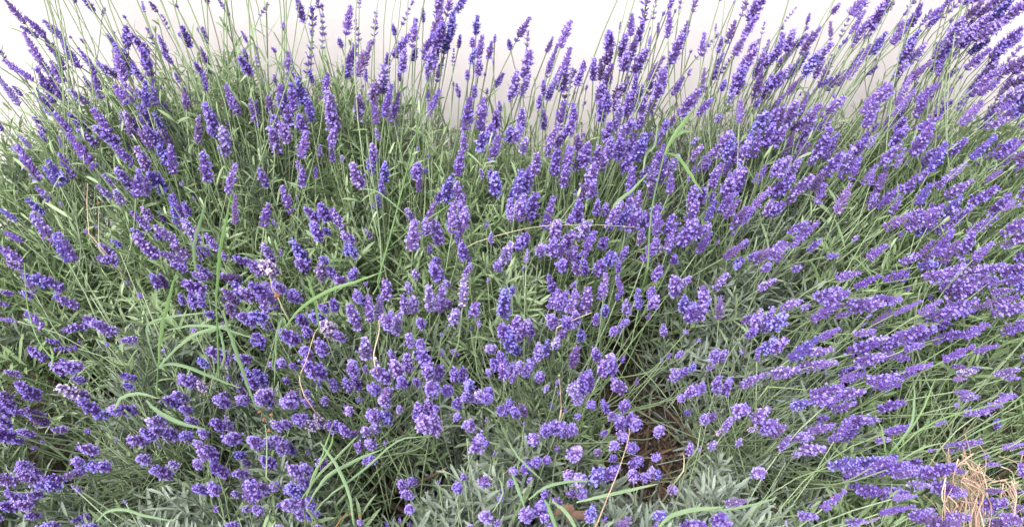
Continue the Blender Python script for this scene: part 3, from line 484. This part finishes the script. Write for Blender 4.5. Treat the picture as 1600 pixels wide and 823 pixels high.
# --- leaves
def leaf_arrays(ns, fold):
    """unit leaf along +Z, width 1 across X, normal -Y side; returns list of (t, halfwidth)"""
    prof = {3: ((0, .30), (.55, 1.0), (1.0, .12)), 4: ((0, .30), (.35, .9), (.75, .95), (1.0, .15)), 5: ((0, .3), (.25, .8), (.5, 1.0), (.8, .85), (1.0, .12))}[ns]
    return prof
def shoot_arrays(r, pairs, length, ll, wd, three, ns):
    """leafy shoot growing along +Z: decussate pairs of narrow leaves, crowded at the tip"""
    V = []; Q = []; prof = leaf_arrays(ns, .2)
    curve = r.uniform(-.25, .25); ca = r.uniform(0, 6.28)
    for i in range(pairs):
        t = (i / (pairs - 1)) ** .8; z = length * t; ax = Vector((math.cos(ca), math.sin(ca), 0)) * curve * t * t * length + Vector((0, 0, z))
        for s in (0, 1):
            az = math.pi * s + (math.pi / 2) * (i % 2) + r.uniform(-.35, .35); el = math.radians(28 + 38 * t ** 1.5 + r.uniform(-12, 12))
            L = ll * (1 - .55 * max(0, t - .55) / .45) * r.uniform(.75, 1.15); out = Vector((math.cos(az), math.sin(az), 0)); b = len(V); side = Vector((-math.sin(az), math.cos(az), 0))
            droop = r.uniform(.1, .75); tw = r.uniform(-.4, .4)
            for (tt, hw) in prof:
                e2 = el - droop * tt; p = ax + out * (L * tt * math.cos((el + e2) / 2)) + Vector((0, 0, L * tt * math.sin((el + e2) / 2)))
                nrm = Vector((-math.cos(az) * math.sin(e2), -math.sin(az) * math.sin(e2), math.cos(e2))); sd_ = (side + nrm * tw).normalized(); h = wd * hw * .5 * (L / ll) ** .4
                if three: V += [p - sd_ * h + nrm * h * .35, p, p + sd_ * h + nrm * h * .35]
                else: V += [p - sd_ * h, p + sd_ * h]
            m = 3 if three else 2
            for j in range(len(prof) - 1):
                for k in range(m - 1): Q.append((b + j * m + k, b + j * m + k + 1, b + (j + 1) * m + k + 1, b + (j + 1) * m + k))
    # the shoot's own stem
    b = len(V); n = 3; R = .0011
    for (t) in (0, .5, 1):
        c = Vector((math.cos(ca), math.sin(ca), 0)) * curve * t * t * length + Vector((0, 0, length * t))
        for k in range(n): V.append(c + Vector((math.cos(2.1 * k), math.sin(2.1 * k), 0)) * R)
    for i in range(2):
        for k in range(n): Q.append((b + i * n + k, b + i * n + (k + 1) % n, b + (i + 1) * n + (k + 1) % n, b + (i + 1) * n + k))
    return np.array([tuple(v) for v in V], dtype=np.float32), np.array(Q, dtype=np.int32)
rs = random.Random(5)
TOPS = {}
for colr in ('green', 'grey', 'silver'):
    TOPS[colr] = []
    for i in range(14):
        if colr == 'green': V, Q = shoot_arrays(rs, rs.randint(6, 9), rs.uniform(.085, .13), rs.uniform(.040, .058), rs.uniform(.0040, .0056), True, 4)
        else: V, Q = shoot_arrays(rs, rs.randint(7, 9), rs.uniform(.07, .105), rs.uniform(.032, .048), rs.uniform(.0042, .0056), True, 4)
        TOPS[colr].append(quads_mesh('leafy_shoot', V, Q, [M['leaf_' + colr]]))
MASS = [shoot_arrays(rs, rs.randint(5, 7), rs.uniform(.08, .12), rs.uniform(.036, .052), rs.uniform(.0042, .0056), False, 3) for i in range(12)]

ZY = (.40, .64, .86, 1.08, 1.22, 1.34, 1.45, 1.56); ZZ = (.22, .255, .275, .325, .385, .42, .40, .30)
PITS = []          # (pixel u, v, radius m, depth m): the dark hollows between the plants
for u, v, r_, dz in ((1125, 545, .07, -.045), (1090, 480, .05, -.03), (1140, 740, .06, -.04), (1025, 662, .095, .42), (1045, 600, .070, .25), (615, 405, .06, .18), (880, 430, .06, .16), (30, 610, .08, .24), (590, 745, .075, .24), (850, 800, .045, .14), (1585, 640, .08, .20),
                     (190, 740, .06, .22), (560, 640, .05, .18), (990, 450, .05, .12), (470, 300, .06, .10), (1250, 510, .05, .12), (1530, 720, .09, .24), (1390, 590, .05, .14), (730, 560, .05, .18), (330, 690, .05, .2), (1480, 200, .04, .05),
                     (90, 700, .05, .2), (700, 690, .04, .14), (420, 560, .04, .14), (130, 560, .04, .14), (800, 620, .04, .14), (1180, 620, .04, .12), (1220, 760, .05, .14)):
    p = at(u, v, Yc(v) + .05); PITS.append((p.x, p.y + (.17 if dz >= .3 else .02), r_, dz, 2.0 if dz >= .3 else 1.25))
def hf(x, y):
    z = float(np.interp(y, ZY, ZZ)) + .022 * math.sin(7 * x + 3 * y) * math.sin(9 * y - 4 * x + 1.3) + .016 * math.sin(23 * x + 1) * math.sin(19 * y)
    if y > 1.2: z += (.13 * max(0, 1 - abs(x + .50) / .40) + .04 * max(0, 1 - abs(x - .5) / .45) - .04 * max(0, 1 - abs(x - .10) / .15)) * min(1, (y - 1.2) / .15)
    for (px, py, r_, dz, ky) in PITS:
        d2 = ((x - px) ** 2 + ((y - py) / ky) ** 2) / (r_ * r_)
        if d2 < 6: z -= dz * math.exp(-d2)
    return z
def shoot_frame(x, y, z, pi, spread):
    px, py, lean = PLANTS[pi][0], PLANTS[pi][1], PLANTS[pi][2]
    ox, oy = (x - px) / .22, (y - py) / .22
    d = Vector((ox * .45 + lean[0] * .8, oy * .40 + lean[1] * .8, .80)) + Vector((random.gauss(0, spread), random.gauss(0, spread), random.gauss(0, spread * .6)))
    if d.z < .15: d.z = .15
    return d.normalized()
def nearest(x, y):
    j = (PB[:, 0] - x + random.gauss(0, .03)) ** 2 + (PB[:, 1] - y + random.gauss(0, .03)) ** 2; return int(np.argmin(j))
def visible(p):
    z = depth(p)
    if z < .1: return False
    u = 800 + (p.x) * F / z; v = 411.5 - (p - CAM).dot(UP) * F / z
    return -60 < u < 1660 and -60 < v < 880
shoots_n = [0] * len(PLANTS); rest = {i: [] for i in range(len(PLANTS))}
# outer shoots, each an object
for i in range(3700):
    x = random.uniform(-.95, .95); y = random.uniform(.46, 1.50)
    if y > 1.36 and random.random() < .55: continue
    h = hf(x, y); 
    if h < .10: continue
    pi = nearest(x, y); z = h - abs(random.gauss(0, .022)) + random.uniform(0, .015)
    d = shoot_frame(x, y, z, pi, .30); me = random.choice(TOPS[PLANTS[pi][3] if random.random() < .8 else ('green' if PLANTS[pi][3] == 'grey' else 'grey')])
    p = Vector((x, y, z)) - d * .08
    if shoots_n[pi] < 280 and visible(Vector((x, y, z))):
        shoots_n[pi] += 1
        q = d.to_track_quat('Z', 'Y') @ Quaternion((0, 0, 1), random.uniform(0, 6.28))
        o = obj('leafy_shoot', me, roots[pi], p - Vector(roots[pi].location), q); s = random.uniform(.8, 1.2) * (1.12 if y < .74 else 1.0); o.scale = (s, s, s)
    else: rest[pi].append((p, d, random.uniform(.8, 1.2)))
# long loose shoots rising above the leaves by the wall
LONG = [quads_mesh('tall_shoot', *shoot_arrays(rs, 5, rs.uniform(.17, .24), rs.uniform(.040, .062), rs.uniform(.0038, .0052), True, 4), [M['leaf_green']]) for i in range(8)]
for i in range(560):
    x = random.uniform(-.85, -.10) if i < 290 else random.uniform(-.1, .95); y = random.uniform(1.14, 1.45); pi = nearest(x, y)
    lean = -.45 + .75 * (x + .75) / .9 if x < .0 else .2 + .7 * x
    d = Vector((lean + random.gauss(0, .22), random.gauss(0, .12), 1)).normalized(); p = Vector((x, y, hf(x, y) - random.uniform(.10, .16)))
    q = d.to_track_quat('Z', 'Y') @ Quaternion((0, 0, 1), random.uniform(0, 6.28)); o = obj('tall_shoot', random.choice(LONG), roots[pi], p - Vector(roots[pi].location), q)
    s = random.uniform(.75, 1.25); o.scale = (s, s, s)
# the mass of foliage beneath them
for i in range(3800):
    x = random.uniform(-1.05, 1.05); y = random.uniform(.40, 1.54); h = hf(x, y)
    if h < .06: continue
    pi = nearest(x, y); z = h - .03 - random.random() ** 1.5 * min(.26, h * .75)
    if z < .04: continue
    d = shoot_frame(x, y, z, pi, .42); rest[pi].append((Vector((x, y, z)) - d * .08, d, random.uniform(.8, 1.25)))
for pi, lst in rest.items():
    VV = []; QQ = []; TT = []; nv = 0; pb = Vector(roots[pi].location)
    for (p, d, s) in lst:
        V, Q = MASS[random.randrange(len(MASS))]
        R = np.array((d.to_track_quat('Z', 'Y') @ Quaternion((0, 0, 1), random.uniform(0, 6.28))).to_matrix(), dtype=np.float32)
        VV.append(V @ R.T * s + np.array(tuple(p - pb), dtype=np.float32)); QQ.append(Q + nv); nv += len(V); TT.append(np.full(len(V), random.random()))
    if not VV: continue
    m = M['leaf_' + PLANTS[pi][3] + '_a']
    o = obj('foliage', quads_mesh('foliage', np.concatenate(VV), np.concatenate(QQ), [m], None, np.concatenate(TT)), roots[pi]); o['kind'] = 'stuff'
# bare young flower stalks standing among the leaves
for pi, P in enumerate(roots):
    n = {0: 30, 1: 60, 2: 45, 3: 40, 4: 60, 5: 80, 6: 30, 9: 35, 10: 70, 14: 40, 13: 25}.get(pi, 18); lean = PLANTS[pi][2]; mb = MB()
    for i in range(n):
        x = random.gauss(0, .13); y = random.gauss(0, .12); wx, wy = P.location.x + x, P.location.y + y
        if wy > 1.50: continue
        a = Vector((x * .25, y * .25, .10)); e_ = Vector((x + lean[0] * .25, y, hf(wx, min(wy, 1.45)) + random.uniform(.0, .12)))
        pts = bez(a, a + Vector((x * .2, y * .2, .12)), e_ - Vector((lean[0] * .10 + x * .2, y * .2, .10)), e_, 6); mb.tube(pts, [.0012] * 4 + [.001, .0009, .0006], 4, 0)
    o = obj('young_stalks', mb.mesh('young_stalks', [M['stalk']]), P); o['kind'] = 'stuff'
# woody branches at the foot of each plant
for pi, P in enumerate(roots):
    mb = MB()
    for i in range(16):
        a = random.uniform(0, 6.28); r_ = random.uniform(.06, .16); top = Vector((math.cos(a) * r_, math.sin(a) * r_, random.uniform(.10, .20)))
        pts = bez(Vector((random.gauss(0, .015), random.gauss(0, .015), -.01)), Vector((0, 0, .05)), top * .6 + Vector((random.gauss(0, .02), 0, 0)), top, 5)
        mb.tube(pts, [.006, .0055, .005, .004, .003, .002], 5, 0)
    obj('woody_branches', mb.mesh('woody_branches', [M['wood']]), P)
print('plants', counts, shoots_n, 'rest', sum(len(v) for v in rest.values()))
# ------------------------------------------------------------------ grass, straw, dried stalks
def path3(px, off=.05, k=.35):
    """pixel polyline to points just in front of the canopy; the root point sets the distance, the rest rises from it"""
    v0 = max(p[1] for p in px); Y0 = Yc(v0)
    return [at(u, v, Y0 + k * (Yc(v) - Y0) - off) for u, v in px]
def smooth_path(P, n):
    P = [Vector(p) for p in P]; Q = [P[0] * 2 - P[1]] + P + [P[-1] * 2 - P[-2]]; out = []
    segs = len(P) - 1; per = max(2, n // segs)
    for i in range(segs):
        a, b, c, d = Q[i], Q[i + 1], Q[i + 2], Q[i + 3]
        for j in range(per):
            t = j / per; out.append(.5 * ((2 * b) + (c - a) * t + (2 * a - 5 * b + 4 * c - d) * t * t + (3 * b - 3 * c + d - a) * t ** 3))
    return out + [P[-1]]
def blade(parent, px, wpx, m='grass', off=.05, k=.35, name='blade'):
    P = smooth_path(path3(px, off, k), 16); n = len(P); kz = depth(P[n // 2]) / F; W = wpx * kz * .66
    w_ = [W * min(1, .45 + 1.6 * i / n) * (1 if i < n * .55 else max(.06, 1 - ((i - n * .55) / (n * .45)) ** 1.6)) for i in range(n)]
    P = [q + Vector((random.gauss(0, .0004), 0, random.gauss(0, .0004))) for q in P]; t = (P[-1] - P[0]).normalized(); side = t.cross((CAM - P[0]).normalized()) + Vector((random.uniform(-.2, .2), random.uniform(-.2, .2), random.uniform(-.2, .2)))
    mb = MB(); o0 = Vector(parent.location); mb.ribbon([p - o0 for p in P], w_, side, 0, .35)
    return obj(name, mb.mesh(name, [M[m]]), parent)
def stalk(parent, px, wpx, m='grass', off=.05, k=.35, name='stem'):
    P = smooth_path(path3(px, off, k), 12); kz = depth(P[0]) / F; o0 = Vector(parent.location)
    mb = MB(); n = len(P); mb.tube([p - o0 for p in P], [wpx * kz * .5 * (1 - .45 * i / n) for i in range(n)], 5, 0)
    return obj(name, mb.mesh(name, [M[m]]), parent)
def plant_at(name, u, v, label, cat, dy=.05, group=None):
    p = at(u, v, Yc(v) - dy); o = empty(name, (p.x + random.uniform(-.02, .02), p.y + .15, 0)); return tag(o, label, cat, group)
def foot(parent, u, v, wpx, m, off=.05):          # the hidden lower stalk that carries it down to the soil
    p = at(u, v, Yc(v) - off); o0 = Vector(parent.location); q = Vector((o0.x, o0.y, 0)); kz = depth(p) / F
    mb = MB(); mb.tube([q - o0, (q + (p - q) * .45) - o0 + Vector((.004, .0, 0)), p - o0 + Vector((0, .03, -.08)), p - o0], [wpx * kz * .5] * 4, 5, 0); obj('stem', mb.mesh('stem', [M[m]]), parent)

g = plant_at('grass_shoot', 245, 615, 'forked grass with one erect bright blade and arching side blades, left of centre', 'grass')
foot(g, 245, 615, 3, 'grass')
stalk(g, [(245, 615), (247, 570)], 3.2)
blade(g, [(247, 572), (252, 520), (263, 470), (275, 427)], 9)
blade(g, [(246, 575), (275, 545), (310, 520), (355, 509), (360, 510)], 8, 'grass_dull')
blade(g, [(245, 572), (232, 535), (229, 512), (245, 500), (290, 492), (325, 488)], 6, 'grass_dull')
blade(g, [(247, 576), (262, 568), (290, 572), (330, 588), (375, 605)], 8, 'grass_dull')
g = plant_at('grass_shoot', 342, 590, 'tall straight grass with a long upright blade crossing the lavender left of centre', 'grass')
foot(g, 342, 590, 4, 'grass')
stalk(g, [(342, 590), (340, 520), (338, 470)], 4.2)
blade(g, [(338, 490), (341, 420), (350, 360), (362, 303)], 8, 'grass', .07)
blade(g, [(348, 485), (362, 530), (380, 580), (400, 640)], 9, 'grass_dull', .06)
blade(g, [(262, 515), (300, 508), (345, 512), (400, 530)], 7, 'grass_dull', .065)
blade(g, [(306, 430), (303, 390), (312, 350), (325, 302)], 8, 'grass_dull', .02)
blade(g, [(335, 590), (350, 560), (346, 530), (340, 500)], 6, 'grass_dull', .03)
g = plant_at('grass_shoot', 420, 570, 'long grass with a blade arching up to the right across the centre left', 'grass')
foot(g, 425, 570, 3.2, 'grass')
stalk(g, [(425, 570), (432, 535), (446, 508)], 3.2)
blade(g, [(446, 510), (470, 482), (510, 456), (555, 440), (600, 424)], 8, 'grass', .07)
blade(g, [(447, 508), (441, 498), (432, 530), (428, 602)], 5, 'grass_dull', .06)
blade(g, [(500, 520), (494, 480), (486, 450), (478, 430)], 7, 'grass', .05)
g = plant_at('grass_shoot', 596, 425, 'thin straight grass stalk rising steeply from the middle towards the wall', 'grass')
foot(g, 590, 440, 3, 'grass')
stalk(g, [(590, 440), (612, 360), (640, 250), (662, 160), (672, 120)], 3.6, 'grass', .03, .6)
stalk(g, [(583, 460), (595, 430), (592, 350), (572, 210)], 3, 'grass_dull', .02, .6)
blade(g, [(610, 385), (640, 360), (680, 335), (705, 318)], 4, 'grass', .03, .6)
blade(g, [(640, 340), (590, 300), (560, 296)], 3, 'grass_dull', .02, .6)
g = plant_at('grass_shoot', 1012, 430, 'bright green grass shoot, two short upright blades and one drooping, near the wall', 'grass')
foot(g, 1012, 420, 3, 'grass')
stalk(g, [(1012, 420), (1018, 330), (1038, 240)], 4, 'grass_dull', .05, .5)
blade(g, [(1038, 242), (1052, 215), (1070, 190), (1087, 168)], 10, 'grass', .08, .6)
blade(g, [(1039, 240), (1050, 218), (1068, 206), (1084, 206)], 8, 'grass', .08, .6)
blade(g, [(1040, 240), (1060, 246), (1080, 275), (1098, 302)], 8, 'grass', .08, .6)
blade(g, [(1005, 270), (1010, 240), (1022, 228), (1030, 180)], 6, 'grass_dull', .04, .6)
blade(g, [(955, 330), (965, 315), (985, 300), (1012, 272)], 8, 'grass_dull', .05, .6)
g = plant_at('grass_tuft', 480, 800, 'tuft of dark green grass in the shady gap at the bottom left of centre', 'grass')
foot(g, 480, 795, 5, 'grass_dull')
for px, w_, m in (([(480, 790), (510, 745), (550, 722), (600, 700)], 8, 'grass_dull'), ([(475, 790), (490, 740), (515, 700), (522, 672)], 5, 'grass'), ([(490, 800), (520, 770), (560, 740), (620, 690), (670, 680)], 5, 'grass_dull'),
                  ([(500, 690), (525, 725), (545, 770), (553, 820)], 8, 'grass_dull'), ([(470, 780), (500, 740), (540, 700), (560, 680)], 6, 'grass_dull'), ([(482, 770), (500, 720), (510, 690), (520, 660)], 4, 'grass')):
    blade(g, px, w_, m, .03, .6)
g = plant_at('grass_tuft', 790, 790, 'loose grass with a long pale blade bowing right across the bottom centre', 'grass')
foot(g, 860, 780, 3, 'grass_dull')
for px, w_, m in (([(900, 784), (935, 776), (985, 765), (1028, 755)], 8, 'grass_dull'), ([(826, 780), (850, 762), (885, 752), (925, 750)], 7, 'grass_dull'), ([(800, 740), (808, 760), (820, 792)], 8, 'grass_dull'), ([(852, 780), (858, 795), (868, 822), (872, 840)], 9, 'grass_dull'),
                  ([(862, 783), (880, 795), (895, 815), (902, 835)], 9, 'grass_dull'), ([(795, 690), (815, 720), (850, 752)], 5, 'grass_dull'), ([(770, 800), (785, 770), (778, 740)], 4, 'grass_dull')):
    blade(g, px, w_, m, .05, .6)
g = plant_at('grass_shoot', 1030, 835, 'broad pale green grass blade low at the bottom right of centre, bowing to the right', 'grass')
foot(g, 1030, 820, 4, 'grass')
blade(g, [(1028, 825), (1050, 805), (1090, 795), (1130, 792)], 11, 'grass_dull', .06, .6)
blade(g, [(1100, 798), (1140, 795), (1190, 785), (1215, 776)], 6, 'grass_dull', .06, .6)
g = plant_at('grass_shoot', 190, 640, 'broad dull grass leaves arching low among the flower heads at the lower left', 'grass')
foot(g, 195, 640, 4, 'grass_dull')
blade(g, [(228, 625), (245, 642), (280, 660), (320, 670)], 10, 'grass_dull', .05, .6)
blade(g, [(178, 640), (190, 622), (215, 615), (250, 622)], 8, 'grass_dull', .05, .6)
blade(g, [(150, 815), (165, 800), (190, 795), (230, 806), (280, 814)], 7, 'grass_dull', .05, .6)
g = plant_at('grass_shoot', 75, 580, 'slim bright grass stem between lavender heads near the left edge', 'grass')
foot(g, 82, 580, 2.5, 'grass')
stalk(g, [(82, 560), (62, 535), (50, 505), (42, 470), (38, 410)], 3.2, 'grass', .03, .6)
blade(g, [(80, 575), (82, 555), (78, 540)], 5, 'grass', .04, .6)
g = plant_at('grass_tuft', 1330, 700, 'fresh green grass leaves between the level flower heads at the lower right', 'grass')
foot(g, 1400, 700, 3, 'grass')
for px, w_, m in (([(1400, 705), (1440, 670), (1500, 645), (1600, 622)], 4, 'grass'), ([(1395, 705), (1430, 660), (1450, 620), (1462, 590)], 4, 'grass'), ([(1390, 708), (1420, 670), (1428, 640), (1428, 600)], 6, 'grass_dull'), ([(1385, 715), (1380, 680), (1372, 655)], 4, 'grass'),
                  ([(1500, 690), (1545, 665), (1600, 645)], 4, 'grass_dull'), ([(1405, 720), (1440, 700), (1480, 690)], 4, 'grass_dull')):
    blade(g, px, w_, m, .04, .6)

# dried straw under the lavender at the lower right
def straw_clump(u, v, ur, vt, n, label):
    o = plant_at('dry_straw', u, v, label, 'dry grass', .02); pb = Vector(o.location)
    for i in range(n):
        a = random.uniform(-1, 1); u0 = u + a * ur * .5 + random.gauss(0, 5); v0 = v + random.uniform(-25, 40); h = random.uniform(.5, 1) * vt
        px = [(u0, v0), (u0 + random.gauss(0, 4), v0 - h * .4), (u0 + random.gauss(-3, 8), v0 - h * .75), (u0 + random.gauss(-4, 14), v0 - h * random.uniform(.8, 1.1))]
        Y0 = Yc(v0) + random.uniform(.02, .08); P = [at(x, y, Y0 + .45 * (Yc(y) - Y0)) for x, y in px]; P = smooth_path(P, 9)
        mb = MB(); mb.tube([p - pb for p in P], [random.choice((.0003, .0005, .0007, .0011))] * len(P), 4, 0); obj('straw_stalk', mb.mesh('straw_stalk', [M['straw']]), o)
straw_clump(1508, 815, 62, 112, 80, 'clump of dry pinkish straw stalks under the flower heads at the bottom right')
straw_clump(1585, 800, 30, 70, 22, 'few thin dry straw stalks at the right edge of the bottom corner')

def knob(parent, u, v, wpx, m, off, n=7, name='seed_head'):
    wpx = wpx * .8
    c = at(u, v, Yc(v) - off); k = depth(c) / F * wpx * .5; mb = MB(); o0 = Vector(parent.location)
    for i in range(n):
        d = Vector((random.gauss(0, 1), random.gauss(0, 1), random.gauss(.4, 1))).normalized()
        mb.tube([c - o0 - d * k * .2, c - o0 + d * k * .5, c - o0 + d * k], [k * .2, k * .38, k * .08], 5, 0)
    return obj(name, mb.mesh(name, [M[m]]), parent)
def dried(label, px, wpx, m, knobs, off=.06, k=.5):
    wpx *= .8; u, v = px[0]; o = plant_at('dried_stalk', u, v, label, 'dried stalk', off); stalk(o, px, wpx, m, off, k, 'stem')
    p = at(u, v, Yc(v) - off); pb = Vector(o.location); mb = MB(); mb.tube([Vector((0, 0, 0)), (p - pb) * .45 + Vector((.004, .0, 0)), p - pb + Vector((0, .035, -.08)), p - pb], [.001] * 4, 4, 0); obj('stem', mb.mesh('stem', [M[m]]), o)
    for (ku, kv, kw, km) in knobs:
        v0 = max(q[1] for q in px); Yv = Yc(v0) + k * (Yc(kv) - Yc(v0)) - off
        knob(o, ku, kv, kw, km, Yc(kv) - Yv)
    return o
dried('dried stalk with orange-brown bracts at its tip, beside purple heads at lower left', [(416, 745), (417, 690), (414, 662)], 3, 'stalk', [(405, 643, 9, 'dry_brown'), (412, 655, 10, 'dry_brown'), (420, 672, 10, 'dry_brown'), (424, 648, 8, 'dry_brown'), (426, 660, 8, 'straw')])
dried('thin dry stalk with a brown bud at the left among green leaves', [(155, 388), (154, 350), (155, 322)], 2, 'pale_stalk', [(155, 317, 8, 'dry_brown')])
dried('thin yellowish grass stalk with a pale tip at the left, standing beside a brown bud', [(139, 365), (136, 320), (137, 286)], 2.2, 'straw', [(136, 290, 4, 'straw')])
dried('twisted pale dry stalk hanging among the heads at the centre', [(586, 572), (584, 552), (592, 520), (592, 500)], 2.6, 'straw', [(586, 560, 8, 'withered'), (591, 572, 9, 'withered')], .07)
dried('looping whitish dry stem left of centre under a flower head', [(475, 617), (468, 590), (478, 565), (490, 525), (497, 512)], 2.2, 'straw', [], .07)
dried('long bare orange-brown stalk slanting up beside the patch of soil', [(934, 815), (950, 775), (968, 730), (982, 685), (983, 668)], 2.6, 'straw', [(947, 782, 6, 'dry_brown')], .05)
dried('wiry stalk with a small pale bead at its tip, bottom centre right', [(877, 640), (876, 615), (874, 592)], 1.8, 'straw', [(874, 586, 6, 'pale_stalk')])
dried('pale green stalk with a tiny round tip rising by the bare soil', [(1090, 700), (1092, 685), (1095, 666)], 2.4, 'stalk', [(1095, 663, 4, 'pale_stalk')])
dried('long pale stem lying level across the centre right flowers', [(722, 392), (745, 378), (800, 362), (850, 353), (930, 351), (1000, 356)], 1.8, 'pale_stalk', [(960, 353, 4, 'straw'), (975, 354, 4, 'straw'), (990, 355, 4, 'straw')], .015)
dried('cut pale lavender stalk slanting up to the right at the centre', [(870, 512), (895, 500), (925, 488)], 2.8, 'pale_stalk', [], .03)
dried('pale dry stalk with an orange-brown tip beside the bare soil', [(1068, 735), (1069, 720), (1068, 710)], 3, 'pale_stalk', [(1066, 709, 8, 'dry_brown')], .05)
dried('withered white star-shaped flower head left of centre, above a dense purple clump', [(425, 450), (422, 435), (420, 426)], 2, 'pale_stalk', [(420, 424, 16, 'withered')], .08)
dried('small brown dry floret ball among the purple heads left of centre', [(440, 480), (436, 468), (433, 464)], 2, 'pale_stalk', [(433, 461, 14, 'dry_brown')], .07)
dried('dry brown twig with shrivelled buds in the bottom gap, left of centre', [(525, 822), (535, 808), (552, 800)], 2.4, 'dry_brown', [(551, 803, 7, 'straw'), (562, 806, 8, 'dry_brown')], .0)
dried('pale flattened stem entering from the left side of the lower right heads', [(1200, 604), (1230, 606), (1262, 609)], 3, 'stalk', [], .07)
# dead leaves on the floor of the bottom gap
for (u, v, label) in ((885, 785, 'brown dead leaf lying in the gap at the bottom centre'), (905, 795, 'smaller orange-brown dead leaf at the bottom centre, right of another dead leaf')):
    c = at(u, v, Yc(v) + .04); mb = MB(); P = [Vector((-.016, 0, -.03)), Vector((-.005, .004, -.02)), Vector((.006, .002, -.018)), Vector((.016, -.003, -.03))]
    mb.ribbon(P, [.004, .012, .014, .003], Vector((.1, 1, .3)), 0, .4); o = obj('dead_leaf', mb.mesh('dead_leaf', [M['dead_leaf']]), None, c); tag(o, label, 'dead leaf')
